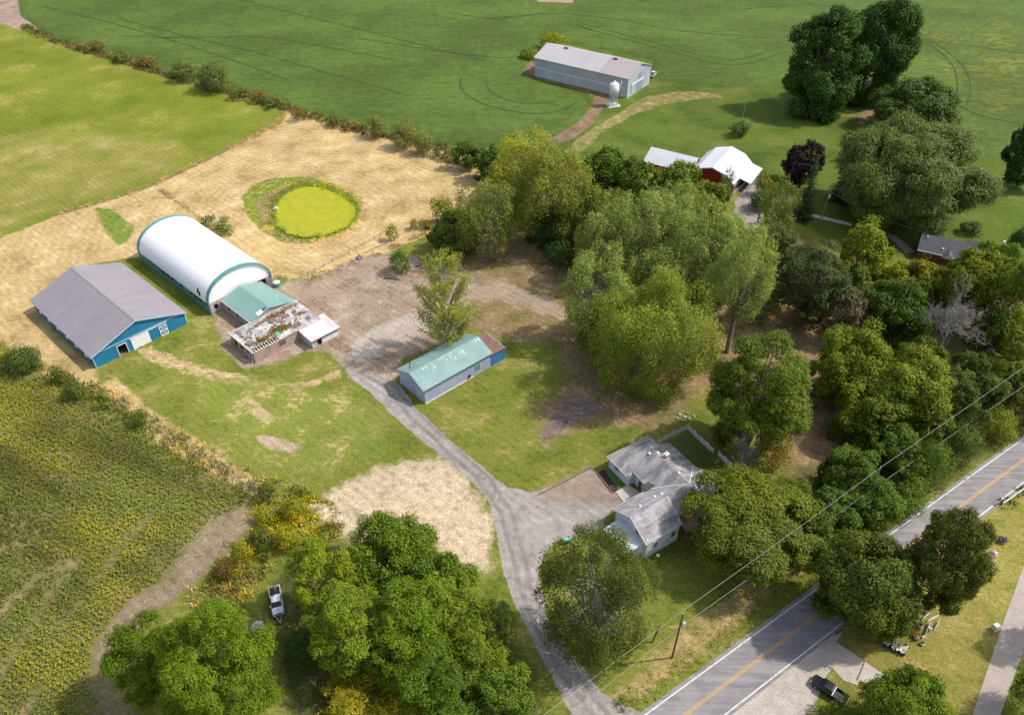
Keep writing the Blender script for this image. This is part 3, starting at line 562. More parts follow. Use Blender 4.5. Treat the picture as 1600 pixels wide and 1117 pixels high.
def dome():
    W, L, he, hr = 18.38, 36.77, 3.1, 9.84
    b = frame('fabric_barn', -77.05, 159.55, 47.3, 'white fabric arched barn with teal end hoops and torn green side curtains', 'barn')
    n, ny = 36, 44; rise = hr - he; cov = MB(); ang = np.linspace(0, math.pi, n + 1); ysub = np.linspace(.4, L - .4, ny + 1)
    P = lambda a, r=0.: (W / 2 - (W / 2 + r) * math.cos(a), he + (rise + r) * math.sin(a) ** .92)
    V = []
    for r in (0, -.06):
        for a in ang:
            for y in ysub:
                x, z = P(a, r + .045 * abs(math.sin(y / L * math.pi * 11)) - .03); V.append((x, y, z))
    idx = lambda k, i, j: k * (n + 1) * (ny + 1) + i * (ny + 1) + j
    torn = {(2, 4), (2, 5), (3, 5), (1, 4)}
    F = []
    for i in range(n):
        for j in range(ny):
            if (i, j) in torn: continue
            F += [(idx(0, i, j), idx(0, i + 1, j), idx(0, i + 1, j + 1), idx(0, i, j + 1)), (idx(1, i, j), idx(1, i, j + 1), idx(1, i + 1, j + 1), idx(1, i + 1, j))]
    cov.add(V, F)
    fab = mat('white_fabric', (.90, .89, .89), (.86, .85, .86), .2, (1, .3, 1), rough=.6, famt=.03)
    c = cov.build('fabric_cover', fab, b, smooth=True)
    teal = mat('teal_trim', (.10, .27, .26), (.12, .32, .31), .6, rough=.6, famt=.1)
    for y0, y1 in ((-.35, .75), (L - .75, L + .35)):
        m = MB(); aa = np.linspace(-.0, math.pi, 41); k = len(aa); vs = []
        for r in (.12, -.14):
            for y in (y0, y1):
                for a in aa: x, z = P(a, r); vs.append((x, y, z))
        s = lambda q, i: q * k + i
        fs = []
        for i in range(k - 1): fs += [(s(0, i), s(0, i + 1), s(1, i + 1), s(1, i)), (s(2, i), s(3, i), s(3, i + 1), s(2, i + 1)), (s(0, i), s(2, i), s(2, i + 1), s(0, i + 1)), (s(1, i), s(1, i + 1), s(3, i + 1), s(3, i))]
        m.add(vs, fs); m.box(-.12, .14, y0, y1, 0, he); m.box(W - .14, W + .12, y0, y1, 0, he)
        m.build('end_hoop', teal, b)
    for y in (.12, L - .2):                               # white end sheets under the hoops
        m = MB(); aa = np.linspace(0, math.pi, 31); pr = [P(a, -.2) for a in aa]; m.prism(pr[::-1], y, y + .08); m.build('end_sheet', fab, b)
    wl = MB(); wl.wall((.15, 0.15), (W - .15, 0.15), 0, he - .02, .12, [(1.2, 2.2, .9, 2.2), (14.2, 16.6, 0, 3.0)])
    wl.build('end_wall', mat('weathered_boards', (.52, .45, .45), (.38, .31, .31), .8, (1, 1, .2), rough=.85), b)
    d = MB(); d.hexa([(16.65, -.1, .05), (17.9, -1.1, .05), (17.95, -1.03, .05), (16.7, -.03, .05)], [(16.65, -.1, 2.95), (17.9, -1.1, 2.95), (17.95, -1.03, 2.95), (16.7, -.03, 2.95)]); d.build('door', mat('pinkish_plywood', (.55, .43, .42), (.45, .36, .35), .9), b)
    green = mat('green_curtain', (.10, .23, .19), (.15, .29, .25), .5, (1, .5, 1), rough=.7)
    rs = np.random.RandomState(4)
    for x, nm in ((0, 'left'), (W, 'right')):
        m = MB(); y = .8; sg = 1 if x == 0 else -1
        while y < L - 2:
            q = rs.uniform(1.8, 3.4); top = rs.uniform(1.7, 2.75) if nm == 'left' else 2.9
            y1 = min(y + q, L - .8)
            m.hexa([(x, y, .05), (x, y1, .05), (x + .06 * sg, y1, .05), (x + .06 * sg, y, .05)][::sg], [(x - .05 * sg, y, top), (x - .05 * sg, y1, top * rs.uniform(.85, 1.0)), (x + .06 * sg, y1, top), (x + .06 * sg, y, top)][::sg]); y = y1 + rs.uniform(.02, .15)
        m.build('side_curtain', green, b)
    for y in np.arange(.9, L, 2.42):
        for x in (.2, W - .2): MB().box(x - .09, x + .09, y - .09, y + .09, 0, he).build('wall_post', plain('grey_post', (.4, .36, .33), .8), b)
    rl = MB(); rl.box(.13, .3, .8, L - .8, 1.3, 1.45); rl.box(W - .3, W - .13, .8, L - .8, 1.3, 1.45); rl.box(.02, .2, .8, L - .8, he - .16, he - .02); rl.build('side_rails', plain('rail_wood', (.45, .38, .33), .85), b)
    MB().box(.3, W - .3, .3, L - .3, 0, .02).build('floor', plain('arena_floor', (.16, .12, .09), .95), b)
dome()

def green_link():
    W, L, he, hr = 11.58, 13.6, 3.25, 4.75
    b = frame('green_roofed_stable', -64.38, 152.32, 46.7, 'low stable with teal metal gable roof between white arched barn and ruined block building', 'stable')
    ring_walls(W, L, he, .18, dict(left=[(2, 3.2, 1.0, 2.2), (6, 7.2, 1.0, 2.2)])).build('wall', mat('grey_boards', (.30, .25, .24), (.42, .37, .36), .8, (1, 1, .2), rough=.85, ribs=.3), b)
    tr = mat('teal_metal_roof', (.185, .325, .295), (.225, .365, .33), .25, (1, .25, 1), rough=.6, ribs=.8, famt=.08)
    m = MB(); c = W * .47; e = .35
    m.slab([(-.35, -.3, he - .1), (c, -.3, hr), (c, L, hr), (-.35, L, he - .1)], .14)
    m.slab([(c + .003, -.3, hr), (c + 3.2, -.3, hr - .75), (c + 3.2, L, hr - .85), (c + .003, L, hr)], .14)
    m.slab([(c + 3.203, -.3, hr - .75), (W + 1.5, -.3, he - .15), (W + .3, L * .55, he - .1), (W + .1, L, he - .12), (c + 3.203, L, hr - .85)], .14)
    r = m.build('roof', tr, b)
    t = MB(); t.box(-.42, -.353, -.3, L, he - .3, he - .06); t.build('gutter', WHITE, b)
    g = MB(); g.prism([(0, he), (W, he), (c + 3.2, hr - .95), (c, hr - .16)], .003, .15); g.build('gable_wall', mat('grey_boards', (.3, .25, .24)), b)
    k = MB(); z = lambda x: he + (hr - he) * x / c + .004
    for x0, x1, y0, y1 in ((2.2, 3.7, -.2, 1.3),): k.hexa([(x0, y0, z(x0)), (x1, y0, z(x1)), (x1, y1, z(x1)), (x0, y1, z(x0))], [(x0, y0, z(x0) + .05), (x1, y0, z(x1) + .05), (x1, y1, z(x1) + .05), (x0, y1, z(x0) + .05)])
    k.build('pale_patch', WHITE, r)
    k = MB()
    for x0, x1, y0, y1 in ((4.0, 4.6, .3, .8), (4.75, 5.0, .5, .9), (4.2, 4.4, .95, 1.2)): k.hexa([(x0, y0, z(x0)), (x1, y0, z(x1)), (x1, y1, z(x1)), (x0, y1, z(x0))], [(x0, y0, z(x0) + .03), (x1, y0, z(x1) + .03), (x1, y1, z(x1) + .03), (x0, y1, z(x0) + .03)])
    k.build('tar_mark', DARK, r)
    k = MB(); k.tube([(8.9, 2.2, 4.04), (10.2, 4.2, 3.72), (11.2, 4.9, 3.48)], .05, 5); k.build('pale_cable', WHITE, r)
green_link()

def ruin():
    W, L, h = 18.89, 10.66, 3.1
    b = frame('block_ruin', -60.73, 140.31, 45.9, 'derelict flat roofed block building with broken roof, weeds and debris', 'building')
    blk = mat('tan_block', (.42, .31, .26), (.32, .24, .20), .5, (1, 1, .6), rough=.9, fine=2.5, famt=.25, bump=.03)
    hl = dict(front=[(6.7, 8.6, 1.0, 2.4), (3.3, 4.3, 2.2, 2.6)], left=[(1.2, 2.6, .2, 2.4), (4.0, 5.4, .8, 2.5), (7.0, 8.2, 1.3, 2.3)], right=[(2, 4, 0, 2.3)])
    ring_walls(W, L, h - .15, .25, hl).build('wall', blk, b)
    rm = NT('tar_roof'); c = rm.mix(rm.ramp(rm.noise(.5, 5, .65), .42, .58), (.30, .29, .29), (.54, .52, .51)); c = rm.mix(rm.ramp(rm.noise(.33, 4, .6, rm.map((1, 1, 1), 1)), .56, .66), c, (.24, .17, .13)); rm.bump(rm.noise(2, 4), .7, .08)
    roofm = rm.out(c, .9, 0, .2)
    m = MB(); m.box(-.25, W + .2, 1.6, L + .25, h - .15, h + .02); m.box(7.2, W + .2, -.2, 1.597, h - .15, h + .02); m.box(-.25, .5, -.2, 1.597, h - .15, h + .02)
    r = m.build('roof', roofm, b)
    e = MB(); e.box(-.3, W + .25, L + .0, L + .3, h + .023, h + .12); e.box(-.3, -.05, -.2, L, h + .023, h + .12); e.box(7.2, W + .2, -.25, -.02, h + .023, h + .14); e.build('parapet', mat('white_edge', (.62, .58, .56), (.4, .36, .34), 1.2), r)
    e = MB()
    for x in np.arange(.9, 7.2, .72): e.box(x, x + .22, -.05, 1.59, h - .38, h - .13)
    e.box(.5, 7.2, -.05, .1, h - .12, h + .04); e.build('rafters', plain('bleached_rafter', (.62, .54, .48), .85), b)
    rs = np.random.RandomState(8)
    def scraps(n, area, szr, zr, name, mm):
        for _ in range(n):
            d = MB(); x = rs.uniform(*area[0]); y = rs.uniform(*area[1]); a = rs.uniform(0, 3.1); l = rs.uniform(*szr) / 2; wd = l * rs.uniform(.15, .9); z0 = h + .03 + rs.uniform(0, .04); z1 = z0 + rs.uniform(*zr)
            ca, sa = math.cos(a), math.sin(a); q = [(x + ca * i * l - sa * j * wd, y + sa * i * l + ca * j * wd) for i, j in ((-1, -1), (1, -1), (1, 1), (-1, 1))]; tl = rs.uniform(-.1, .25)
            d.hexa([(*p, z0) for p in q], [(p[0], p[1], z1 + (tl if k < 2 else 0) * .3) for k, p in enumerate(q)]); d.build(name, mm, r)
    scraps(45, ((1.5, 18), (2, 9.8)), (.4, 2.0), (.03, .2), 'roof_scrap', mat('pale_scrap', (.62, .58, .56), (.42, .38, .36), 1.0))
    scraps(45, ((1, 18), (1.8, 10)), (.4, 2.0), (.04, .35), 'rubble_piece', mat('brown_rubble', (.26, .19, .15), (.16, .11, .09), 1.0))
    scraps(14, ((9.5, 14), (4.5, 7.5)), (.3, 1.5), (.04, .25), 'blue_scrap_piece', mat('blue_scrap', (.35, .4, .52), (.5, .5, .55), 1.0))
    d = MB(); d.blob((7.9, 2.1, h + .1), (.75, .9, .5), 3); d.build('green_tarp', mat('green_tarp', (.10, .42, .24), (.2, .5, .34), 1.5), r)
    d = MB(); d.blob((6.3, 2.0, h + .05), (.9, .7, .25), 5); d.build('orange_tarp', mat('orange_tarp', (.62, .36, .22), (.5, .3, .2), 1.5), r)
    # weeds growing on the roof
    P = np.concatenate([np.c_[rs.normal(9, 1.6, 260), rs.normal(3.2, .8, 260)], np.c_[rs.normal(12, 2.6, 200), rs.normal(9, .5, 200)], np.c_[rs.normal(3.8, 1.1, 140), rs.normal(2.6, .5, 140)]])
    P = P[(P[:, 0] > .6) & (P[:, 0] < W - .4) & (P[:, 1] > 1.7) & (P[:, 1] < L - .3)]; k = len(P) * 3; Q = np.repeat(P, 3, 0) + rs.randn(k, 2) * .15
    leafmesh('roof_weeds', np.c_[Q, h + .05 + rs.uniform(0, .3, k)], np.c_[rs.randn(k, 2) * .8, np.ones(k)], .4, rs.rand(k), rs.rand(k), LEAF, parent=r, color=(.2, .15, .05))
    p = MB()
    for x, y0, y1 in ((-.5, 1.0, 1.1), (-.9, 2.2, 2.4)): p.hexa([(x, y0, .02), (x - .9, y0 + 1.8, .02), (x - .8, y0 + 1.9, .02), (x + .1, y1, .02)], [(x, y0, .1), (x - .9, y0 + 1.8, .1), (x - .8, y0 + 1.9, .1), (x + .1, y1, .1)])
    p.tube([(-.15, .8, 2.6), (-.7, .2, .05)], .07, 5); p.tube([(-.15, 1.6, 2.7), (-1.2, 1.1, .05)], .06, 5); p.build('fallen_boards', plain('bleached_board', (.6, .56, .52), .85), b)
    MB().box(.25, W - .25, .25, L - .25, 0, .02).build('floor', plain('ruin_floor', (.12, .09, .07), .95), b)
    sh = MB(); sh.box(6.75, 8.55, .06, .12, 1.02, 2.38); sh.build('boarded_window', plain('brown_board', (.16, .10, .08), .85), b)
ruin()

def lean_shed():
    W, L, h = 7.68, 6.32, 2.5
    b = frame('lean_to_shed', -48.23, 145.83, 45.0, 'small pale shed with white low roof beside the ruined block building', 'shed')
    pb = mat('pale_blue_boards', (.48, .50, .60), (.40, .42, .5), .7, (1, 1, .3), rough=.8, ribs=.35)
    w = MB(); w.wall((0, 0), (W, 0), 0, h, .15, [(1.3, 2.6, 0, 1.75)]); w.wall((W, .15), (W, L - .15), 0, h, .15); w.wall((W, L), (0, L), 0, h + .5, .15); w.wall((0, L - .15), (0, .15), 0, h, .15)
    w.add([(0, .15, h), (0, L, h + .5), (0, L, h), (.15, .15, h), (.15, L, h + .5), (.15, L, h)], [(0, 1, 2), (3, 5, 4), (0, 3, 4, 1)]); w.build('wall', pb, b)
    m = MB(); m.slab([(-.4, -.5, h + .02), (W + .3, -.5, h + .02), (W + .3, L + .3, h + .58), (-.4, L + .3, h + .58)], .12)
    m.build('roof', mat('pinkish_white_roof', (.72, .64, .65), (.56, .46, .46), .5, (1, .4, 1), rough=.7, ribs=.7, ribd=.02), b)
    t = MB(); t.box(-.4, W + .3, -.57, -.503, h - .16, h + .03); t.box(-.48, -.403, -.5, .1, h - .15, h + .03); t.build('fascia', plain('dark_fascia', (.12, .12, .15)), b)
    d = MB(); d.box(2.9, 7.3, -.08, -.003, .2, 1.5); d.build('white_panel', WHITE, b)
    f = MB(); f.box(.0, .18, -.06, -.003, 0, h - .2); f.box(1.15, 1.3, -.06, -.003, 0, 1.9); f.box(2.6, 2.75, -.06, -.003, 0, 1.9); f.build('door_frame', WHITE, b)
lean_shed()

def green_shed():
    W, L, he, hr = 9.57, 19.16, 4.3, 6.26
    b = frame('workshop', -25.7, 133.4, -47.8, 'lavender grey metal workshop with faded teal roof and blue end bay beside the driveway', 'shed')
    lav = mat('lavender_siding', (.40, .43, .56), (.33, .37, .5), .35, (1, 1, .25), rough=.55, ribs=.5, famt=.08)
    ring_walls(W, L, he, .18, dict(right=[(12.2, 13.0, .55, 1.2)])).build('wall', lav, b)
    for y in (.003, L - .18): MB().prism([(0, he), (W, he), (W / 2, hr - .15)], y, y + .177).build('gable_wall', lav, b)
    t = NT('faded_teal_roof'); v = t.noise(.7, 5, .7, t.map((.6, 1, 1))); c = t.mix(t.ramp(t.noise(.25, 4), .4, .65), (.20, .315, .305), (.245, .365, .355))
    sx = t.new('ShaderNodeSeparateXYZ'); t.put(sx.inputs[0], t.obj()); near = t.math('MULTIPLY', t.ramp(sx.outputs[0], 4.9, 5.4), t.ramp(sx.outputs[0], 8.0, 5.6))
    sheets = t.ramp(t.math('SINE', t.math('MULTIPLY', sx.outputs[1], 7.0)), -.2, .4)
    c = t.mix(t.math('MULTIPLY', t.math('MULTIPLY', near, sheets), t.ramp(v, .50, .60)), c, (.52, .62, .60)); t.bump(sheets, .4, .03)
    r = gable_roof(W, L, he, hr, .35, .45).build('roof', t.out(c, .6), b)
    e = MB(); s = (hr - he) / (W / 2)
    e.box(W + .353, W + .42, -.45, L + .45, he - .35 * s - .2, he - .35 * s + .01); e.build('gutter', plain('green_gutter', (.06, .14, .13)), r)
    e = MB(); e.cyl(2.9, 1.2, 5.2, 7.1, .09, 8); e.cyl(2.9, 1.2, 7.1, 7.25, .17, 8); e.build('stovepipe', plain('pipe_metal', (.05, .06, .06), .6), r)
    d = MB(); d.box(5.6, 5.75, -.03, -.003, 0, 2.6); d.build('door_gap', DARK, b)
    # right-hand (near) wall faces +x
    win(b, (W, 15.2), 'y', 1.3, 1.5, 1.2, plain('teal_frame', (.2, .36, .38)), plain('teal_shutter', (.13, .27, .33)), out=1)
    d = MB(); d.box(W + .003, W + .12, 14.3, 16.1, 3.0, 3.5); d.build('window_hood', plain('teal_hood', (.3, .47, .45)), b)
    d = MB(); d.cyl(W + .2, 12.55, .7, .9, .3, 10); d.build('vent_hole', DARK, b)
    d = MB(); d.box(W + .003, W + .2, 0, 14, 0, .22); d.build('base_kerb', plain('pale_block', (.6, .57, .53), .9), b)
    # blue end bay
    d = MB(); x0 = 2.6
    d.wall((x0, L + .003), (x0, L + 4.6), 0, 3.1, -.15); d.wall((W - .05, L + .003), (W - .05, L + 4.6), 0, 3.35, .15); d.wall((W - .2, L + 4.6), (x0 + .15, L + 4.6), 0, 3.2, .15); d.build('end_bay_wall', mat('bright_blue_siding', (.05, .19, .42), (.04, .16, .36), .4, (1, 1, .3), ribs=.45), b)
    d = MB(); d.slab([(x0 - .3, L + .004, 3.2), (W + .2, L + .004, 3.5), (W + .2, L + 4.8, 3.48), (x0 - .3, L + 4.8, 3.18)], .12); d.build('end_bay_roof', mat('brown_felt_roof', (.20, .115, .095), (.25, .16, .13), .5, rough=.9), b)
    d = MB(); d.box(x0 + .2, W - 1.6, L + 4.803, L + 4.9, 3.2, 3.42); d.build('white_edge_strip', WHITE, b)
green_shed()

def long_barn():
    W, L, he, hr = 19.59, 44.17, 8.0, 11.29
    b = frame('long_poultry_barn', 46.0, 306.7, 55.9, 'long grey two storey barn at the edge of the dark green crop field', 'barn')
    gr = mat('pale_grey_siding', (.42, .45, .50), (.36, .39, .44), .12, (1, 1, .4), rough=.6, ribs=1.0, ribd=.03, famt=.08)
    ring_walls(W, L, he, .25, {}).build('wall', gr, b)
    gm = mat('blue_grey_gable', (.42, .49, .58), (.37, .44, .53), .3, (1, 1, .3), rough=.6, ribs=1.0)
    for y in (.003, L - .25): MB().prism([(0, he), (W, he), (W / 2, hr - .2)], y, y + .247).build('gable_wall', gm, b)
    t = NT('pale_metal_roof'); sx = t.new('ShaderNodeSeparateXYZ'); t.put(sx.inputs[0], t.obj()); c = t.mix(t.ramp(sx.outputs[1], 13.6, 14.0), (.40, .355, .355), (.47, .435, .45))
    c = t.mix(t.ramp(t.noise(.2, 4, .6, t.map((.3, 1, 1))), .4, .7, 0, .35), c, (.36, .33, .34))
    r = gable_roof(W, L, he, hr, .5, .5, .2).build('roof', t.out(c, .6), b)
    for y in (11, 34.5):
        v = MB(); v.box(W/2 - 1.3, W/2 - .5, y - .9, y - .15, hr - .3, hr + .15); v.box(W/2 - 1.3, W/2 - .5, y + .15, y + .9, hr - .3, hr + .15); v.build('roof_vent', plain('dark_vent', (.10, .09, .09)), r)
    m = MB(); m.box(-.2, -.01, 1.0, L - .3, 3.55, 3.95); m.build('ledge', plain('pale_ledge', (.66, .68, .72)), b)
    m = MB(); m.box(-.09, -.01, .3, L, .05, 3.5); m.build('lower_wall', mat('lower_siding', (.49, .51, .56), (.40, .41, .45), .15, (1, 1, .3), ribs=.8), b)
    m = MB(); m.box(-.16, -.093, .3, L, .0, .7); m.build('footing', plain('concrete_footing', (.5, .5, .5), .9), b)
    m = MB(); m.box(-.03, .35, -.06, -.003, 0, he - .2); m.box(W - .35, W + .03, -.06, -.003, 0, he - .2); m.build('corner_trim', WHITE, b)
    m = MB(); m.box(3.0, 13.5, -.3, -.06, 4.2, 4.6); m.build('door_track', WHITE, b)
    m = MB(); m.box(7.5, 13.2, -.2, -.06, .2, 4.1); m.build('sliding_door', plain('teal_grey_door', (.26, .36, .40)), b)
    m = MB(); m.box(3.2, 7.3, -.15, -.06, .2, 4.1); m.build('sliding_door', plain('grey_door', (.42, .5, .56)), b)
    m = MB(); m.box(9.3, 11.4, -.1, -.003, 4.9, 7.6); m.build('loft_door', plain('loft_door', (.28, .34, .42)), b)
    m = MB(); m.box(.5, W - .3, -.12, -.01, 0, .7); m.build('footing', plain('concrete_footing', (.5, .5, .5)), b)
long_barn()

def silo():
    x, y = G(957.5, 165)[:2]
    b = frame('feed_silo', x, y, 20, 'white feed silo on steel legs beside the long grey barn', 'silo')
    wm = mat('silo_white', (.74, .75, .78), (.64, .65, .69), .6, (1, 1, .3), rough=.5)
    m = MB(); m.tube([(0, 0, 4.4), (0, 0, 8.5)], 1.75, 20); m.build('tank', wm, b, True)
    m = MB(); m.tube([(0, 0, 8.5), (0, 0, 9.4), (0, 0, 9.6)], [1.8, .45, .4], 20); m.build('roof_cone', wm, b)
    m = MB(); m.tube([(0, 0, 4.4), (0, 0, 1.5)], [1.72, .35], 16); m.build('hopper', plain('silo_grey', (.45, .46, .5)), b)
    for k in range(6):
        a = k * math.pi / 3; m = MB(); m.box(1.7 * math.cos(a) - .12, 1.7 * math.cos(a) + .12, 1.7 * math.sin(a) - .12, 1.7 * math.sin(a) + .12, 0, 4.4); m.build('leg', plain('galvanised', (.6, .6, .62), .4), b)
    m = MB()
    for k in range(6):
        a, c = k * math.pi / 3, (k + 1) * math.pi / 3; m.tube([(1.7 * math.cos(a), 1.7 * math.sin(a), .4), (1.7 * math.cos(c), 1.7 * math.sin(c), 3.6)], .07, 5); m.tube([(1.7 * math.cos(c), 1.7 * math.sin(c), .4), (1.7 * math.cos(a), 1.7 * math.sin(a), 3.6)], .07, 5)
    m.build('cross_brace', plain('galvanised', (.6, .6, .62)), b)
    m = MB(); m.box(-2.6, 2.6, -2.3, 2.3, 0, .15); m.build('pad', plain('pad_concrete', (.55, .53, .5), .9), b)
    o = MB(); p0 = G(964, 150, 1.6); p1 = G(972, 126, 7.2); o.tube([p0, p1], .22, 8)
    tag(o.build('feed_auger', WHITE), 'white auger pipe slanting from feed silo up to barn wall', 'auger')
silo()

def farmhouse():
    b = frame('farmhouse', 18.41, 93.56, 33.0, 'white bungalow with weathered grey shingle roofs beside the gravel drive', 'house')
    t = NT('grey_shingles'); v = t.noise(.45, 5, .65, t.map((1, 1, 1))); st = t.noise(1.2, 4, .6, t.map((.25, 1.6, 1)))
    c = t.mix(t.ramp(t.math('ADD', t.math('MULTIPLY', v, .5), t.math('MULTIPLY', st, .5)), .38, .62), (.245, .23, .24), (.42, .40, .415)); c = t.mix(1.0, c, t.ramp(t.noise(4, 3, .7), .3, .7, .8, 1.2), 'MULTIPLY'); t.bump(t.noise(6, 3), .5, .03)
    sh = t.out(c, .9, 0, .2)
    t = NT('stained_shingles'); v = t.noise(.5, 5, .65, t.map((.2, 1.3, 1))); c = t.mix(t.ramp(v, .36, .62), (.19, .175, .18), (.385, .37, .375)); c = t.mix(1.0, c, t.ramp(t.noise(4, 3, .7), .3, .7, .8, 1.2), 'MULTIPLY'); t.bump(t.noise(6, 3), .5, .03)
    sh2 = t.out(c, .9, 0, .2)
    side = mat('white_clapboard', (.66, .67, .72), (.58, .59, .65), .6, rough=.6, famt=.06)
    he, hr = 3.6, 6.15; yr = -4.85
    # front wing
    w = MB(); w.wall((1.3, -9.4), (9.1, -9.4), -1.6, he, .2); w.wall((9.1, -9.2), (9.1, -7.6), -1.6, he + .4, .2); w.wall((9.1, -7.8), (20.2, -7.8), 0, he + .55, .2); w.wall((20.2, -7.6), (20.2, -.6), 0, he, .2); w.wall((20.2, -.4), (1.3, -.4), 0, he, .2); w.wall((1.3, -.6), (1.3, -9.2), -1.6, he, .2)
    w.prism([(-9.4, he), (-.4, he), (yr, hr - .3)], 1.303, 1.5, 'x'); w.prism([(-7.8, he), (-.4, he), (yr, hr - .3), (-7.8, he + .55)], 20.0, 20.197, 'x'); w.build('front_wall', side, b)
    r = MB(); s = (hr - he) / 4.5; z0 = hr - s * 5.05
    r.slab([(.6, yr, hr), (20.8, yr, hr), (20.8, .2, z0), (.6, .2, z0)], .18)
    z1 = hr - s * 4.83; r.slab([(.6, -9.68, z1), (9.3, -9.68, z1), (9.3, yr - .003, hr), (.6, yr - .003, hr)], .18)
    r.slab([(9.303, -8.3, hr - s * 3.45), (20.8, -8.3, hr - s * 3.45), (20.8, yr - .003, hr), (9.303, yr - .003, hr)], .18)
    ro = r.build('front_roof', sh, b)
    f = MB()
    def edge(p, q, h=.16, tk=.05):
        p, q = np.array(p, float), np.array(q, float); d = q - p; nn = np.array([-d[1], d[0], 0]); nn = nn / (np.linalg.norm(nn) + 1e-9) * tk
        f.hexa([p - [0, 0, h], q - [0, 0, h], q + nn - [0, 0, h], p + nn - [0, 0, h]], [p + [0, 0, .03], q + [0, 0, .03], q + nn + [0, 0, .03], p + nn + [0, 0, .03]])
    edge((.597, yr, hr), (.597, -9.68, z1)); edge((.597, .2, z0), (.597, yr, hr)); edge((20.8, .203, z0), (.6, .203, z0)); edge((9.36, yr, hr + .03), (9.36, -9.72, z1 + .03), .12, .1); edge((.6, -9.735, z1), (9.3, -9.735, z1))
    edge((20.803, -8.3, hr - s * 3.45), (20.803, yr, hr)); edge((20.803, yr, hr), (20.803, .2, z0))
    # rear wing: wide front part and hipped garage end
    hw = MB(); hw.wall((8.8, 11.0), (8.8, 5.0), 0, 3.15, .2); hw.wall((9.0, 5.0), (10.4, 5.0), 0, 3.2, .2); hw.wall((10.4, 5.0), (10.4, -.39), 0, 3.45, .2); hw.wall((19.0, -.39), (19.0, 11.0), 0, 3.2, .2); hw.wall((18.8, 11.0), (9.0, 11.0), 0, 3.15, .2); hw.build('rear_wall', side, b)
    xr = 15.2; hz = 6.05; e = 3.3; q = MB()
    q.slab([(9.85, 7.2, e + .12), (xr, 7.2, hz), (xr, -4.8, hz), (9.85, -3.2, e + .12)][::-1], .18)
    q.slab([(xr + .003, 7.2, hz), (21.2, 7.2, e + .12), (21.2, -1.2, e + .12), (xr + .003, -4.8, hz)][::-1], .18)
    q.slab([(8.2, 11.25, e - .1), (8.2, 7.2 - 2.2, e - .1), (9.84, 7.2 - 2.2, e + .62), (xr - .6, 7.203, hz - .35), (xr - .6, 7.3, hz - .3)], .16)
    q.slab([(8.2, 11.253, e - .1), (xr - .6, 7.303, hz - .3), (19.35, 11.253, e - .1)][::-1], .16)
    q.slab([(19.353, 11.25, e - .1), (xr - .597, 7.303, hz - .3), (xr + .2, 7.203, hz - .3), (19.353, 7.203, e - .1)][::-1], .16)
    qo = q.build('rear_roof', sh2, b)
    edge((9.85, 7.2, e + .12), (9.85, -1.8, e + .12), .14); edge((8.2, 11.25, e - .1), (8.2, 5.0, e - .1)); edge((21.2, -1.2, e + .12), (21.2, 7.2, e + .12), .14); edge((19.35, 11.3, e - .1), (8.2, 11.3, e - .1))
    f.tube([(xr, -4.66, hz + .03), (20.9, -.27, 3.60)], .09, 5); f.tube([(xr, -4.66, hz + .03), (9.95, -.1, 3.52)], .09, 5)
    f.build('fascia', WHITE, b)
    c = MB(); c.box(xr + .7, xr + 1.5, 2.7, 3.4, 5.1, 6.7); c.build('chimney', mat('pink_brick', (.55, .40, .36), (.42, .3, .27), 4, rough=.9), qo); c = MB(); c.box(xr + .62, xr + 1.58, 2.62, 3.48, 6.7, 6.85); c.cyl(xr + 1.1, 3.05, 6.85, 7.1, .16, 8); c.build('chimney_cap', WHITE, qo)
    for x, y, z in ((xr + .25, 6.4, 6.0), (xr - .9, 5.6, 5.65), (xr + .35, 4.6, 5.95), (xr + .3, -1.6, 5.95)):
        v = MB(); v.box(x - .22, x + .22, y - .22, y + .22, z - .2, z + .22); v.build('roof_vent', WHITE, qo)
    for x, y in ((4.3, -3.4), (9.6, -3.4), (17.6, -3.0), (8.2, -3.0)):
        z = hr - s * abs(y - yr); v = MB(); v.box(x - .2, x + .2, y - .2, y + .2, z - .2, z + .2); v.build('roof_vent', WHITE, ro)
    dk = MB(); dk.slab([(8.6, -.2, 3.75), (8.6, 1.3, 3.55), (10.4, 1.3, 3.75), (10.9, -.2, 4.0)][::-1], .15); dk.build('porch_hood', plain('dark_shingle', (.07, .075, .075), .9), b)
    # brown porch roof in front
    g = MB(); g.slab([(9.5, -11.0, 2.4), (14.5, -11.0, 2.4), (14.5, -7.85, 2.95), (9.5, -7.85, 2.95)], .12); g.box(9.6, 9.75, -10.9, -10.75, 0, 2.3); g.box(14.2, 14.35, -10.9, -10.75, 0, 2.3); g.build('porch', mat('brown_porch_roof', (.22, .15, .12), (.3, .21, .17), 1.0), b)
    # sun room against the left gable, with a pale roof
    k = MB(); k.wall((-2.6, -8.4), (1.29, -8.4), -1.3, 2.2, .15); k.wall((-2.6, -2.4), (-2.6, -8.25), 0, 2.2, .15); k.wall((1.29, -2.4), (-2.6, -2.4), 0, 2.2, .15); k.build('sun_room', side, b)
    k = MB(); k.slab([(-3.0, -8.8, 2.15), (1.28, -8.8, 2.75), (1.28, -2.0, 2.75), (-3.0, -2.0, 2.15)], .12); k.build('sun_room_roof', mat('pale_blue_roof', (.60, .66, .70), (.5, .56, .62), .8, rough=.5), b)
    fm = plain('window_trim', (.7, .7, .72))
    for x in (3.4, 7.7): win(b, (x, -9.4), 'x', 1.0, 1.5, .5, fm, GLASS, -1)
    win(b, (1.3, -6.6), 'y', .9, 1.0, 3.0 - 1.9 + 1.7, fm, GLASS, -1)
    win(b, (8.8, 8.6), 'y', 1.2, .8, 1.4, fm, GLASS, -1); win(b, (10.4, 1.0), 'y', .9, 1.1, 1.1, fm, GLASS, -1)
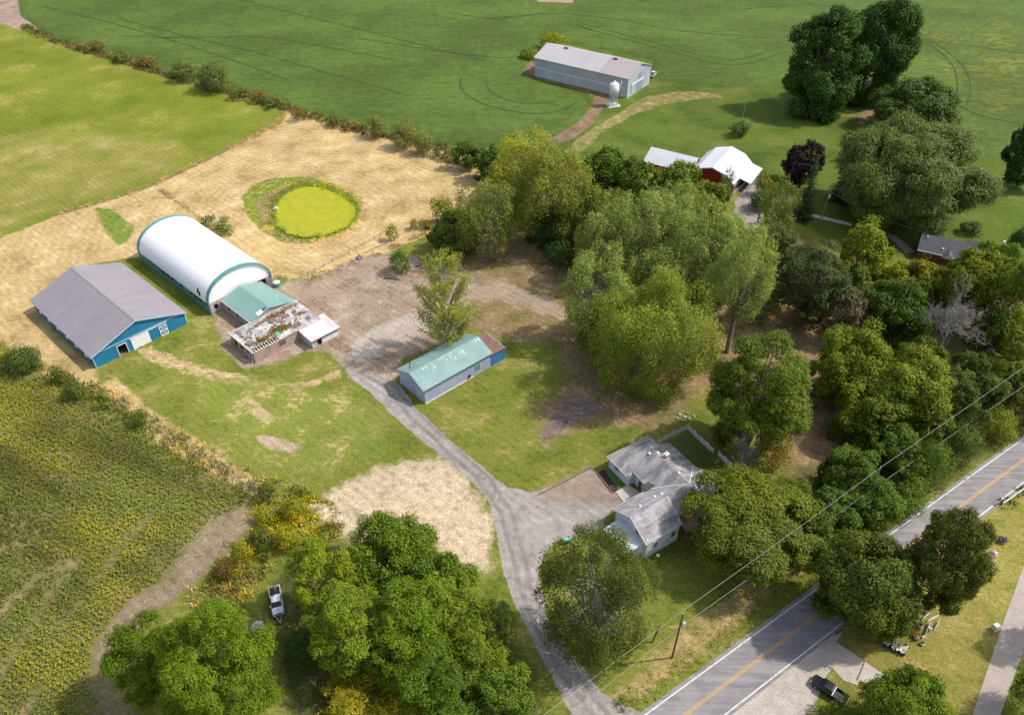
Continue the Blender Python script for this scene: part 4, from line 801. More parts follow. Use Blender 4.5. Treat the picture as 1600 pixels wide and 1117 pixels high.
    d = MB(); d.box(10.3, 10.397, 2.6, 3.6, .1, 2.2); d.build('door', plain('maroon_door', (.16, .05, .05)), b)
    d = MB(); d.box(10.3, 10.397, 2.42, 2.6, .05, 2.35); d.box(10.3, 10.397, 3.6, 3.78, .05, 2.35); d.box(10.3, 10.397, 2.6, 3.6, 2.2, 2.35); d.build('door_frame', WHITE, b)
    d = MB(); d.box(8.72, 8.797, 5.6, 5.75, .1, 2.7); d.build('downpipe', WHITE, b)
farmhouse()
def loc33(x, y, z=0):
    c, s = math.cos(math.radians(33)), math.sin(math.radians(33)); return (18.41 + c * x - s * y, 93.56 + s * x + c * y, z)
# things round the house
o = MB(); W = world([(962,769),(981,757),(1000,770),(996,778),(978,789)]); o.add([(*p, .14) for p in W] + [(*p, 0) for p in W], [tuple(range(5))[::(1 if area2(W) > 0 else -1)]] + [(i, (i + 1) % 5, 5 + (i + 1) % 5, 5 + i) for i in range(5)])
tag(o.build('concrete_patio', conc), 'tan concrete step pad at the side door of the white bungalow', 'patio')
flat('mulch_bed', [(933,738),(944,733),(966,765),(958,770)], .02, plain('dark_mulch', (.045, .03, .028), .95))
flat('side_lawn', [(944,733),(950,730),(980,757),(967,766)], .018, mat('lush_grass', (.06, .14, .02), (.09, .17, .03), 2, fine=5, famt=.3))
def timber(name, px, label, wd=.22, h=.25, m=None):
    mb = MB(); W = world(px)
    for A, B in zip(W[:-1], W[1:]):
        d = (B - A) / np.linalg.norm(B - A); nn = np.array([-d[1], d[0]]) * wd / 2
        q = [A - nn, B - nn, B + nn, A + nn]; mb.hexa([(*p, 0) for p in q], [(*p, h) for p in q])
    return tag(mb.build(name, m or mat('timber', (.24, .17, .12), (.16, .11, .08), 2, rough=.9), bevel=.02), label, 'timber')
timber('garden_edging', [(932,738),(957,770)], 'long timber edging the dark mulch bed by the house')
timber('garden_edging', [(841,773),(880,754),(924,730)], 'long timber edging between lawn and parking apron')
def barrel(px, py, r, h, label, c, cat='planter'):
    x, y, _ = G(px, py); e = empty('barrel_planter', (x, y, 0), 0, label, cat)
    m = MB(); m.tube([(0, 0, 0), (0, 0, h * .5), (0, 0, h)], [r * .8, r, r * .9], 14, False); m.tube([(0, 0, h), (0, 0, h - .1)], [r * .9, r * .75], 14, False); m.build('tub', plain('tub_' + name_of(c), c, .8), e)
    m = MB(); m.cyl(0, 0, .0, h - .12, r * .74, 14); m.build('soil', plain('soil', (.06, .04, .03), .95), e); return e
def name_of(c): return '_'.join(str(int(v * 100)) for v in c)
barrel(956.8, 763, .48, .5, 'round rust red tub beside the dark mulch bed', (.36, .17, .14))

def red_barn():
    W, L, he, hk, kin, hr = 15.05, 17.63, 4.2, 6.4, 2.5, 7.9
    b = frame('red_barn', 57.41, 232.57, -31.2, 'red barn with bright white gambrel roof and low side wing', 'barn')
    red = mat('barn_red', (.30, .02, .022), (.24, .016, .018), .5, (1, 1, .3), rough=.7, ribs=.4)
    wr = mat('white_metal_roof', (.62, .62, .66), (.55, .55, .60), .3, (1, .3, 1), rough=.5, ribs=.8, ribd=.015, famt=.03)
    ring_walls(W, L, he, .2, {}).build('wall', red, b)
    g = MB(); pr = [(0, he), (W, he), (W - kin, hk - .2), (W / 2, hr - .2), (kin, hk - .2)]; g.prism(pr, .003, .2); g.build('gable_wall', red, b); MB().prism(pr, L - .2, L - .003).build('gable_wall', red, b)
    m = MB(); o = .45
    for a, c in (((-.35, he - .28), (kin, hk)), ((kin, hk + .002), (W / 2, hr)), ((W / 2 + .002, hr), (W - kin, hk + .002)), ((W - kin, hk), (W + .35, he - .28))):
        m.slab([(a[0], -o, a[1]), (c[0], -o, c[1]), (c[0], L + o, c[1]), (a[0], L + o, a[1])], .15)
    m.build('roof', wr, b)
    t = MB()
    for a, c in (((-.35, he - .28), (kin, hk)), ((kin, hk), (W / 2, hr)), ((W / 2, hr), (W - kin, hk)), ((W - kin, hk), (W + .35, he - .28))):
        t.hexa([(a[0], -.52, a[1] - .3), (c[0], -.52, c[1] - .3), (c[0], -.453, c[1] - .3), (a[0], -.453, a[1] - .3)], [(a[0], -.52, a[1] + .02), (c[0], -.52, c[1] + .02), (c[0], -.453, c[1] + .02), (a[0], -.453, a[1] + .02)])
    t.build('rake_trim', WHITE, b)
    # lean-to porch along the right side
    m = MB(); m.slab([(W + .36, 5, 3.9), (W + 4.2, 5, 2.9), (W + 4.2, L + .2, 2.9), (W + .36, L + .2, 3.9)], .12); m.build('lean_to_roof', wr, b)
    [MB().box(W + 3.9, W + 4.1, y, y + .2, 0, 2.75).build('porch_post', WHITE, b) for y in np.arange(5.2, L, 3)]
    m = MB(); m.box(W + .003, W + .1, 6.2, 7.4, .6, 2.9); m.build('side_door', WHITE, b)
    m = MB(); m.box(W + .003, W + .12, 1.2, 3.8, .1, 3.0); m.build('sliding_door', plain('dark_red_door', (.16, .015, .015)), b)
    m = MB(); [m.box(W + .123, W + .17, y, y + .15, .1, 3.0) for y in (1.2, 2.42, 3.65)]; m.box(W + .123, W + .17, 1.35, 3.65, 2.85, 3.0); m.build('door_trim', WHITE, b)
    # low wing to the left
    wl = MB(); wl.wall((-16.5, 2.7), (-.003, 2.7), 0, 2.8, .2); wl.wall((-.003, 12.4), (-16.5, 12.4), 0, 2.8, .2); wl.wall((-16.5, 12.2), (-16.5, 2.9), 0, 2.8, .2); wl.prism([(2.7, 2.8), (12.4, 2.8), (8.4, 5.4)], -16.497, -16.3, 'x'); wl.build('wing_wall', red, b)
    m = MB(); m.slab([(-17, 2.2, 2.8), (-.003, 2.2, 2.8), (-.003, 8.4, 5.7), (-17, 8.4, 5.7)], .14); m.slab([(-17, 8.403, 5.7), (-.003, 8.403, 5.7), (-.003, 12.9, 2.8), (-17, 12.9, 2.8)], .14); m.build('wing_roof', wr, b)
red_barn()
def rail_fence(px, label, h=1.35, m=None, n=4, rails=3, name='rail_fence', group=None, rw=.07, every=2.4, post=.07):
    W = world(px); e = empty(name, (*W[0], 0), 0, label, 'fence', group); m = m or WHITE; base = np.array([*W[0], 0])
    r = MB()
    for A, B in zip(W[:-1], W[1:]):
        L = np.linalg.norm(B - A); k = max(1, int(round(L / every))); d = (B - A) / L; nn = np.array([-d[1], d[0]])
        for i in range(k + (1 if B is W[-1] else 0) + (1 if (B == W[-1]).all() else 0)):
            if i > k: break
            p = A + d * L * i / k - W[0]; q = MB(); q.box(p[0] - post, p[0] + post, p[1] - post, p[1] + post, 0, h); q.build('post', m, e)
        for j in range(rails):
            z = h * (j + .6) / rails; a = A - W[0] + nn * (post + .03); b_ = B - W[0] + nn * (post + .03); r.hexa([(*(a - nn * .025), z - rw), (*(b_ - nn * .025), z - rw), (*(b_ + nn * .025), z - rw), (*(a + nn * .025), z - rw)], [(*(a - nn * .025), z + rw), (*(b_ - nn * .025), z + rw), (*(b_ + nn * .025), z + rw), (*(a + nn * .025), z + rw)])
    r.build('rails', m, e); return e
rail_fence([(1138,311),(1158,295),(1172,281)], 'white board fence along the side of the red barn', 1.4, every=3)
rail_fence([(1168,296),(1170,280),(1184,274)], 'short white board fence at the corner of the red barn yard', 1.5, every=3)

def brick_house():
    W, L, he, hr = 9.0, 11.87, 3.1, 5.6
    b = frame('brick_house', 125.42, 182.3, 63.5, 'red brick house with dark slate grey roof half hidden behind trees', 'house')
    br = mat('red_brick', (.26, .075, .05), (.2, .06, .04), 1.5, rough=.9, famt=.2); dk = mat('dark_shingles', (.085, .08, .1), (.11, .105, .125), .8, rough=.85, famt=.15)
    ring_walls(W, L, he, .2, {}).build('wall', br, b)
    g = MB(); g.prism([(0, he), (W, he), (W / 2, hr - .15)], L - .2, L - .003); g.build('gable_wall', br, b)
    r = gable_roof(W, L, he, hr, .5, .5).build('roof', dk, b)
    t = MB(); t.box(-.6, -.503, 6.0, L + .5, 2.6, 2.86); t.box(-.6, -.503, -.4, 3.0, 2.6, 2.86); t.box(-1.2, -.603, 5.9, 6.05, 2.6, 2.86); t.build('gutter', WHITE, b)
    g = MB(); g.slab([(-1.6, 3.0, 2.75), (-1.6, 4.5, 3.9), (2.6, 4.5, 4.2), (.6, 3.0, 3.15)][::-1], .1); g.slab([(-1.6, 4.503, 3.9), (-1.6, 6.0, 2.75), (.6, 6.0, 3.15), (2.6, 4.503, 4.2)][::-1], .1); g.build('porch_gable', dk, b)
    g = MB(); g.prism([(3.1, 2.6), (5.9, 2.6), (4.5, 3.75)], -1.55, -1.4, 'x'); g.build('porch_gable_front', WHITE, b)
    win(b, (0, 9.3), 'y', 1.6, 1.3, 1.1, WHITE, GLASS, -1)
    c = MB(); c.cyl(3.6, L - 1.2, 4.6, 5.5, .22, 8); c.build('flue', WHITE, r); c = MB(); c.cyl(1.2, 6.2, 3.4, 4.1, .25, 8); c.build('flue', WHITE, r)
    w2 = MB(); w2.wall((2, -10.5), (11, -10.5), 0, 3, .2); w2.wall((11, -10.3), (11, -.1), 0, 3, .2); w2.wall((2, -.1), (2, -10.3), 0, 3, .2); w2.build('east_wall', br, b)
    m = MB(); z = 5.9; m.slab([(1.4, .2, 2.9), (1.4, -11, 2.9), (6.5, -8, z), (6.5, -4, z)][::-1] if 0 else [(1.4, -11, 2.9), (6.5, -8, z), (6.5, -4, z), (1.4, .2, 2.9)][::-1], .12); m.slab([(11.6, -11, 2.9), (11.6, .2, 2.9), (6.503, -4, z), (6.503, -8, z)], .12); m.slab([(1.4, -11.003, 2.9), (11.6, -11.003, 2.9), (6.5, -8.003, z)], .12); m.slab([(1.4, .203, 2.9), (6.5, -3.997, z), (11.6, .203, 2.9)][::-1], .12); m.build('east_roof', mat('grey_shingles_dark', (.15, .145, .155), (.12, .115, .125), .8, rough=.85), b)
    c = MB(); c.box(7.6, 8.2, -8.6, -8.0, 4.5, 6.7); c.build('chimney', WHITE, b)
brick_house()
# ------------------------------------------------------------------ trees
LEAFS = leafmat('sparse_leaves', .36)
def crown_size(box, clear, lim):
    x0, y0, x1, y1 = box; cx, cy = (x0 + x1) / 2, (y0 + y1) / 2; zc = 5.0
    for _ in range(6):
        p = G(cx, cy, zc); s = pxm(p); w = (x1 - x0) / s; v = (y1 - y0) / s
        r = math.hypot(p[0], p[1]); th = math.atan2(CH - zc, r); k = v * v - (w * math.sin(th)) ** 2
        ch = min(max(math.sqrt(max(k, 0)) / math.cos(th), lim[0] * w), lim[1] * w); cl = clear * ch; zc = cl + ch / 2
    return p, s, w, ch, cl
def limb(mb, a, b, r0, r1, rs, n=5, sag=.08, seg=4):
    a, b = np.asarray(a, float), np.asarray(b, float); L = np.linalg.norm(b - a); t = np.linspace(0, 1, seg + 1); off = rs.randn(3) * L * sag
    pts = [a + (b - a) * k + off * math.sin(math.pi * k) + np.array([0, 0, L * .06 * math.sin(math.pi * k)]) for k in t]
    mb.tube(pts, [r0 + (r1 - r0) * k for k in t], n, False); return pts
def blobs_of(rs, w, ch, cl, nb, prof, rb):
    k = np.arange(nb) + .5; phi = np.arccos(1 - 2 * k / nb * .97); th = math.pi * (1 + 5 ** .5) * k + rs.uniform(0, 6)
    D = np.stack([np.cos(th) * np.sin(phi), np.sin(th) * np.sin(phi), np.cos(phi)], 1) + rs.randn(nb, 3) * .16; D /= np.linalg.norm(D, axis=1)[:, None]
    lob = rs.randn(7, 3) + np.array([0, 0, .25]); lob /= np.linalg.norm(lob, axis=1)[:, None]; amp = rs.uniform(.45, 1.0, 7)
    bump = (np.exp(-((1 - D @ lob.T) / .22)) * amp).max(1); f = .50 + .42 * bump + rs.uniform(-.06, .08, nb); c = D * f[:, None] * np.array([w / 2, w / 2, ch / 2])
    zr = c[:, 2] / (ch / 2); c[:, :2] *= np.interp(zr, [-1, -.3, .3, 1], prof)[:, None]
    r = rb * min(w, ch * 1.1) * rs.uniform(.6, 1.3, nb) * (.8 + .4 * bump); inner = rs.rand(nb) < .12; c[inner] *= .45
    c[:, 2] += cl + ch / 2; return c, r
def lobes_of(rs, w, ch, cl, prof, flat, many=1.0):
    m0 = min(w, ch * 1.5); K = int(np.clip(8 + w * .8, 9, 22) * many); k = np.arange(K) + .5; phi = np.arccos(1 - 2 * k / K * .93); th = math.pi * (1 + 5 ** .5) * k + rs.uniform(0, 6)
    D = np.stack([np.cos(th) * np.sin(phi), np.sin(th) * np.sin(phi), np.cos(phi)], 1) + rs.randn(K, 3) * .2; D /= np.linalg.norm(D, axis=1)[:, None]
    C = D * rs.uniform(.48, .78, K)[:, None] * np.array([w / 2, w / 2, ch / 2]); C[:, :2] *= np.interp(C[:, 2] / (ch / 2), [-1, -.3, .3, 1], prof)[:, None]
    R = m0 * rs.uniform(.13, .235, K) / many ** .55; cs, rr, ix = [], [], []
    for i in range(K):
        m = int(9 + 5 * R[i]); d = rs.randn(m, 3) + D[i] * .8; d /= np.linalg.norm(d, axis=1)[:, None]
        cs.append(C[i] + d * R[i] * rs.uniform(.55, .95, m)[:, None] * np.array([1, 1, flat])); rr.append(R[i] * rs.uniform(.26, .48, m)); ix.append(np.full(m, i))
    cs.append(rs.randn(7, 3) * np.array([w, w, ch]) * .12); rr.append(m0 * rs.uniform(.1, .16, 7)); ix.append(np.full(7, K))
    c = np.concatenate(cs); c[:, 2] += cl + ch / 2; return c, np.concatenate(rr), np.concatenate(ix), C + np.array([0, 0, cl + ch / 2])
def leaves_on_blobs(rs, c, r, mid, L, dens, flat=1.0, up=.35):
    PP, NN, T, Bid = [], [], [], []
    for i in range(len(c)):
        n = max(6, int(dens * 8.5 * r[i] ** 2 / L ** 2)); d = rs.randn(n, 3); d /= np.linalg.norm(d, axis=1)[:, None]
        o = c[i] - mid; o /= np.linalg.norm(o) + 1e-6; keep = (d @ o > -.45) | (rs.rand(n) < .25); d = d[keep]; n = len(d)
        rr = r[i] * (1 - .45 * rs.rand(n) ** 2.2) * (1 + .28 * np.sin(d[:, 0] * 7 + i) * np.sin(d[:, 1] * 6 + 2 * i)); q = d * rr[:, None]; q[:, 2] *= flat
        PP.append(c[i] + q); NN.append(d * .95 + o * .25 + np.array([0, 0, up]) + rs.randn(n, 3) * .38); T.append(rs.normal(rs.uniform(.38, .62), .16, n)); Bid.append(np.full(n, i))
    return np.concatenate(PP), np.concatenate(NN), np.clip(np.concatenate(T), 0, 1), np.concatenate(Bid)
def fit_crown(o, P, box, p, s):
    """size the finished crown so that it measures what its outline in the photograph measures"""
    x0, y0, x1, y1 = box; sc = np.array([1., 1.]); q = np.array([p[0], p[1]]); th = math.atan2(CH, math.hypot(p[0], p[1]))
    for _ in range(5):
        W = P * np.array([sc[0], sc[0], sc[1]]) + np.array([q[0], q[1], 0]) - np.array([0, 0, CH]); z = W @ FW; X = 800 + CF * (W @ RT) / z; Y = 558.5 - CF * (W @ UP) / z
        a, b = np.percentile(X, (1, 99)); c, d = np.percentile(Y, (1, 99))
        sc[0] = np.clip(sc[0] * ((x1 - x0) / (b - a)) ** .9, .6, 1.5)
        sc[1] = np.clip(sc[1] * ((y1 - y0) / (d - c)) ** .8, .55, 1.12)
        q = q + np.array([((x0 + x1) - (a + b)) / 2 / s, -((y0 + y1) - (c + d)) / 2 / s / math.sin(th)]) * .9
    o.scale = (sc[0], sc[0], sc[1]); o.location = (q[0], q[1], 0)
_seed = [100]; GAIN = np.array([1.66, 1.6, .9])
_WA, _WB = G(700, 1226, 12.75)[:2], G(1720, 488, 12.75)[:2]
def _wire_dist(p): return segdist(np.array([p[:2]]), _WA, _WB)[0]        # the power line keeps the trees below it cut low
def lod(s, base): return max(base / (.64 * s), .3)
def tree(kind, box, color, label, clear=.1, yel=.12, cat='tree', group=None, name=None, dens=1.0, bark=None, cap=True):
    _seed[0] += 1; rs = np.random.RandomState(_seed[0])
    if kind in ('maple', 'frond', 'pine', 'tuft'):
        dens *= 1.2; clear = clear if clear > .2 or clear < 0 else -.04
    lim = {'poplar': (1.8, 3.6), 'spruce': (1.6, 3.2), 'airy': (.8, 2.0), 'shrub': (.5, 1.3), 'dead': (.8, 1.8)}.get(kind, (.6, 1.5))
    p, s, w, ch, cl = crown_size(box, 0.0 if kind == 'shrub' else clear, lim)
    H = cl + ch; L = lod(s, 1.8); mid = np.array([0, 0, cl + ch * .45]); col = tuple(np.array(color) * rs.uniform(.93, 1.07) * GAIN)
    nm = name or {'poplar': 'columnar_tree', 'spruce': 'spruce_tree', 'airy': 'cottonwood_tree', 'shrub': 'shrub', 'dead': 'bare_tree', 'maple': 'broadleaf_tree', 'frond': 'walnut_tree', 'pine': 'pine_tree', 'tuft': 'cottonwood_tree'}[kind]
    if kind == 'shrub':
        nb = int(np.clip(9 + w * 2.2, 8, 26)); c, r = blobs_of(rs, w, ch, 0, nb, [.95, 1.0, .95, .7], .24); c[:, 2] = np.maximum(c[:, 2], r * .5)
        P, N, T, B = leaves_on_blobs(rs, c, r, np.array([0, 0, ch * .3]), L * .85, dens * 1.1); yb = (rs.rand(nb) ** 3)[B] * yel * 4
        o = leafmesh(nm, P, N, L * .85 * rs.uniform(.7, 1.3, len(P)), T, np.clip(yb + rs.rand(len(P)) * yel, 0, 1), LEAF, color=col, rs=rs); o.location = (p[0], p[1], 0); fit_crown(o, P, box, p, s)
        return tag(o, label, cat if cat != 'tree' else 'shrub', group)
    e = empty(nm, (p[0], p[1], 0), 0, label, cat, group); tk = MB(); tr = max(.1, .028 * (w + H) * .5); bk = bark or BARK
    lean = rs.randn(2) * .03 * H
    if kind in ('maple', 'frond', 'pine', 'tuft'):
        prof = {'maple': [.85, 1.0, .98, .66], 'frond': [.88, 1.0, .98, .7], 'pine': [1.0, 1.0, .8, .45], 'tuft': [.7, .95, 1.0, .75]}[kind]
        fl = {'maple': .85, 'frond': .7, 'pine': .5, 'tuft': 1.5}[kind]; c, r, ix, LC = lobes_of(rs, w, ch, cl, prof, fl, {'tuft': 2.1, 'pine': 1.2}.get(kind, 1.5)); nb = len(c)
        c[:, 2] = np.maximum(c[:, 2], r * .6 + .3)
        P, N, T, B = leaves_on_blobs(rs, c, r, mid, L, dens * (.56 if kind == 'tuft' else 1), fl, {'maple': .35, 'frond': .6, 'pine': .5, 'tuft': .2}[kind])
        P[:, 2] = np.maximum(P[:, 2], .25)
        top = np.array([lean[0], lean[1], cl + ch * .55]); limb(tk, (0, 0, -.1), top * [1, 1, .62], tr, tr * .62, rs, 8, .03); fork = top * [1, 1, .6]
        for q in LC:
            st = fork * rs.uniform(.6, 1.0); limb(tk, st, q, tr * .34 * rs.uniform(.6, 1), .05, rs, 5, .1)
        lt = rs.uniform(-.16, .16, ix.max() + 1)[ix]; T = np.clip(T + lt[B], 0, 1); yb = np.clip(((rs.rand(ix.max() + 1) ** 2)[ix] * .6 + .4 * rs.rand(nb) ** 2.5)[B] * yel * 3.2 + rs.rand(len(P)) * yel * .8, 0, 1); asp = {'maple': .7, 'frond': .34, 'pine': .28, 'tuft': .5}[kind]; sz = L * {'maple': 1, 'frond': 1.35, 'pine': 1.25, 'tuft': .92}[kind]
        leafmesh('crown', P, N, sz * rs.uniform(.65, 1.35, len(P)), T, yb, LEAFS if kind == 'tuft' else LEAF, asp, e, col, rs=rs)
    elif kind in ('airy', 'poplar'):
        ns = int(np.clip((34 if kind == 'airy' else 30) + w * ch * (.42 if kind == 'airy' else .35), 40, 190)); PP, NN, TT = [], [], []
        top = np.array([lean[0], lean[1], cl + ch * (.5 if kind == 'airy' else .93)]); limb(tk, (0, 0, -.1), top, tr, tr * .3, rs, 7, .02)
        for i in range(ns):
            a = rs.uniform(0, 6.283); u = rs.rand() ** .5; zz = rs.uniform(-.85, 1)
            rad = w / 2 * math.sqrt(max(0, 1 - abs(zz) ** (2.2 if kind == 'airy' else 3.0))) * (.45 + .55 * u) * rs.uniform(.85, 1.15)
            en = np.array([rad * math.cos(a), rad * math.sin(a), cl + ch / 2 + zz * ch / 2])
            zs = np.clip(en[2] - rad * rs.uniform(.9, 1.8), cl * .5 + .3, top[2]); st = np.array([top[0] * zs / top[2], top[1] * zs / top[2], zs]) + np.append(en[:2] * .12, 0)
            pts = limb(tk, st, en, max(.05, tr * .24 * rs.uniform(.5, 1.1)), .03, rs, 4, .06, 3)
            m = int(dens * (26 if kind == 'airy' else 34) * max(1, np.linalg.norm(en - st) / 4) * (.42 / L) ** 1.1); t = rs.uniform(.3, 1.04, m) ** .7
            q = np.array([st]) + (en - st) * t[:, None] + rs.randn(m, 3) * (.10 + .065 * w * (.35 if kind == 'poplar' else .62)) * np.array([1, 1, .8])
            dr = (en - st) / (np.linalg.norm(en - st) + 1e-6); PP.append(q); NN.append(rs.randn(m, 3) * .8 + np.array([0, 0, .5]) + np.append(en[:2], 0) / (w / 2 + .1) * .5); TT.append(rs.normal(rs.uniform(.4, .65), .17, m))
        P = np.concatenate(PP); P[:, 2] = np.maximum(P[:, 2], .4); n = len(P)
        leafmesh('crown', P, np.concatenate(NN), L * .92 * rs.uniform(.6, 1.3, n), np.clip(np.concatenate(TT), 0, 1), np.clip(rs.rand(n) ** 2 * yel * 2.5, 0, 1), LEAFS, .55, e, col, rs=rs)
        bk = bark or BARKP
    elif kind == 'spruce':
        limb(tk, (0, 0, -.1), (0, 0, H * .97), tr, .04, rs, 6, .003); PP, NN, TT = [], [], []; z = cl + .2
        while z < H * .985:
            rad = w / 2 * (1 - (z - cl) / ch) ** .85 * rs.uniform(.85, 1.12) + .15; k = max(4, int(7 + rad * 1.8))
            for j in range(k):
                a = rs.uniform(0, 6.283); l = rad * rs.uniform(.7, 1.08); m = max(4, int(dens * 7 * l / L * .8)); t = rs.rand(m) ** .6
                d = np.array([math.cos(a), math.sin(a), 0]); q = d * (t * l)[:, None]; q[:, 2] = z - .28 * l * t + .12 * l * t ** 3; q += rs.randn(m, 3) * np.array([.16, .16, .08]) * (1 + l * .25)
                PP.append(q); NN.append(d * .45 + np.array([0, 0, .8]) + rs.randn(m, 3) * .35); TT.append(rs.normal(.5, .17, m))
            z += max(.3, ch * .045)
        P = np.concatenate(PP); n = len(P); P[:, 2] = np.maximum(P[:, 2], .1)
        leafmesh('crown', P, np.concatenate(NN), L * 1.1 * rs.uniform(.7, 1.3, n), np.clip(np.concatenate(TT), 0, 1), 0.0, LEAF, .4, e, col, rs=rs)
    elif kind == 'dead':
        bk = bark or DEADW
        def grow(a, d, l, r, lv):
            b = a + d * l; pts = limb(tk, a, b, r, r * .55, rs, 5 if lv < 2 else 3, .07, 3)
            if lv >= 5 or l < .3: return
            for _ in range(rs.randint(3, 6)):
                q = pts[rs.randint(1, 4)]; nd = d + rs.randn(3) * .62 + np.array([0, 0, .18]); nd /= np.linalg.norm(nd); grow(q, nd, l * rs.uniform(.5, .8), max(.042, r * .5), lv + 1)
        k = 4 if w > H * .7 else 2
        for _ in range(k):
            d = np.array([rs.randn() * .35 * w / H, rs.randn() * .35 * w / H, 1]); d /= np.linalg.norm(d); grow(np.zeros(3), d, H * .42, tr * .7, 0)
    tk.build('branches' if kind == 'dead' else 'trunk', bk, e, True)
    if kind == 'dead': P = np.array(tk.v)
    fit_crown(e, P, box, p, s)
    if cap and _wire_dist(e.location) < 9 and H * e.scale[2] > 12.2: e.scale[2] = 12.2 / H
    return e
MG, YG, DG, OG, WG, LG = (.062, .112, .014), (.105, .145, .014), (.03, .066, .016), (.125, .15, .065), (.15, .18, .055), (.09, .155, .02)
T = tree
# --- far right lawn
T('maple', (1308,2,1434,164), DG, 'tall dark maple, rear one of the two at the crop edge', -.2, .05)
T('maple', (1232,20,1350,184), (.034,.074,.018), 'tall dark maple, front one of the two at the crop edge', -.2, .06)
T('maple', (1366,126,1494,212), (.05,.085,.026), 'rounded bushy tree between the dark maples and the big willow', .06, .05)
T('frond', (1322,192,1540,350), (.082,.118,.042), 'huge spreading willow above the brick house', .1, .06, name='willow_tree', dens=1.25)
T('maple', (1225,222,1287,286), (.026,.012,.022), 'small purple leaved tree in the far lawn', .1, 0.0, name='purple_tree')
T('spruce', (1238,248,1278,348), (.03,.058,.022), 'narrow dark spruce in front of the purple tree', .03)
T('spruce', (1298,250,1334,318), (.022,.05,.018), 'dark spruce touching the left edge of the big willow', .03)
T('spruce', (1322,206,1352,254), (.025,.055,.02), 'small spruce behind the left side of the big willow', .03)
T('maple', (1570,176,1660,284), DG, 'dark tree cut off by the right edge of the photo near the crop', .02, .03)
T('shrub', (1140,190,1172,212), (.045,.08,.02), 'round clipped bush alone on the far lawn', yel=.03)
T('shrub', (842,50,886,74), (.13,.15,.015), 'yellow green shrub behind the far left corner of the long grey barn', yel=.35)
T('shrub', (812,76,838,94), (.08,.12,.015), 'low shrub beside the left end of the long grey barn', yel=.2)
T('maple', (1312,343,1392,446), YG, 'yellow green tree in front of the concrete walk', .1, .18)
T('maple', (1514,378,1592,452), LG, 'light green tree in front of the brick house roof', .1, .2)
T('shrub', (1574,356,1612,392), DG, 'dark shrub at right end of the brick house', yel=.02)
T('shrub', (1500,346,1534,368), (.02,.05,.015), 'clipped dark shrub behind the brick house between its roofs', yel=0)
T('tuft', (1186,272,1250,366), (.10,.13,.05), 'grey green tree beside the red barn driveway', .1, .1)
T('shrub', (1180,266,1208,300), (.10,.12,.03), 'olive shrub in front of the red barn white fence', yel=.25)
T('shrub', (1172,296,1206,328), (.05,.08,.03), 'dark shrub on the right edge of the red barn driveway')
# --- row in front of the red barn
T('maple', (906,234,988,312), (.055,.10,.016), 'dense green tree left of the red barn wing', .08, .1)
T('maple', (1016,256,1096,326), (.085,.13,.02), 'bright green tree in front of the red barn wing roof', .08, .15)
T('maple', (1076,284,1138,342), (.085,.115,.016), 'yellowish tree hiding the corner of the red barn', .08, .25)
T('airy', (1124,262,1148,306), (.10,.145,.05), 'thin sparse tree against the white gambrel roof', .1, .1, dens=.7)
T('maple', (962,246,1024,322), MG, 'green tree between the cottonwood grove and the red barn wing', .08, .08)
# --- hedge line behind the paddock
for bx, lb in (((268,96,310,126), 'round shrub, leftmost of two in the far hedge'), ((308,98,356,142), 'larger shrub, second of two in the far hedge'), ((570,182,604,214), 'dark bush in the hedge at the back of the paddock, left of the pale one'), ((612,190,652,230), 'pale grey green bush in the hedge at the back of the paddock'), ((642,208,676,244), 'dark bush right of the pale bush behind the paddock')):
    T('shrub', bx, (.075,.10,.035) if 'pale' not in lb else (.12,.13,.06), lb, yel=.1)
for i, (x, y) in enumerate(((150,72),(190,88),(228,96),(372,146),(402,152),(424,160),(470,178),(520,190),(548,196),(690,238),(705,244))):
    T('shrub', (x - 15, y - 9, x + 15, y + 9), [(.10,.085,.05), (.075,.09,.035)][i % 2], 'low dark bramble clump in the hedge between meadow, paddock and crop', yel=.15, group='bramble clumps in the far hedge')
T('maple', (706,222,748,262), (.06,.095,.025), 'small green tree at the back right corner of the paddock', .05, .1)
T('maple', (738,228,790,282), (.05,.085,.022), 'dark green tree left of the pale willow', .05, .05)
T('tuft', (768,208,880,330), (.175,.205,.06), 'pale willow behind the grove with upright shoots', .08, .2, name='willow_tree', dens=1.2)
T('tuft', (800,232,926,372), (.12,.15,.055), 'tall grey green willow in front of the pale willow', .1, .2, name='willow_tree', dens=1.15)
T('tuft', (714,270,802,414), (.125,.155,.065), 'airy tree with bare lower trunk beside the paddock corner', .12, .12, dens=1.15)
T('maple', (824,328,886,392), (.03,.06,.018), 'dark bushy tree under the grey green willow', .04, .02)
T('shrub', (852,374,902,416), (.032,.066,.018), 'dark round bush on the brown clearing floor', yel=.02)
T('maple', (672,330,748,396), (.06,.095,.018), 'dark spreading bush tree by the old fence line', .04, .12)
T('shrub', (672,306,708,348), (.095,.125,.025), 'yellowish bush on the paddock fence line', yel=.25)
T('shrub', (608,392,642,428), (.05,.10,.016), 'single green bush beside the stacked timbers', yel=.15)
T('shrub', (602,348,622,376), (.11,.12,.035), 'thin weedy bush on the paddock fence', yel=.3)
T('shrub', (640,338,654,362), (.12,.12,.03), 'narrow weedy sapling on the paddock fence', yel=.3)
T('shrub', (655,342,674,358), (.12,.13,.02), 'low yellow weed clump on the paddock fence', yel=.5)
T('shrub', (300,340,362,372), (.06,.085,.025), 'low dark brush behind the white arched barn', yel=.1)
T('poplar', (652,396,738,540), (.165,.195,.055), 'upright poplar behind the lavender workshop', .05, .25, dens=1.4)
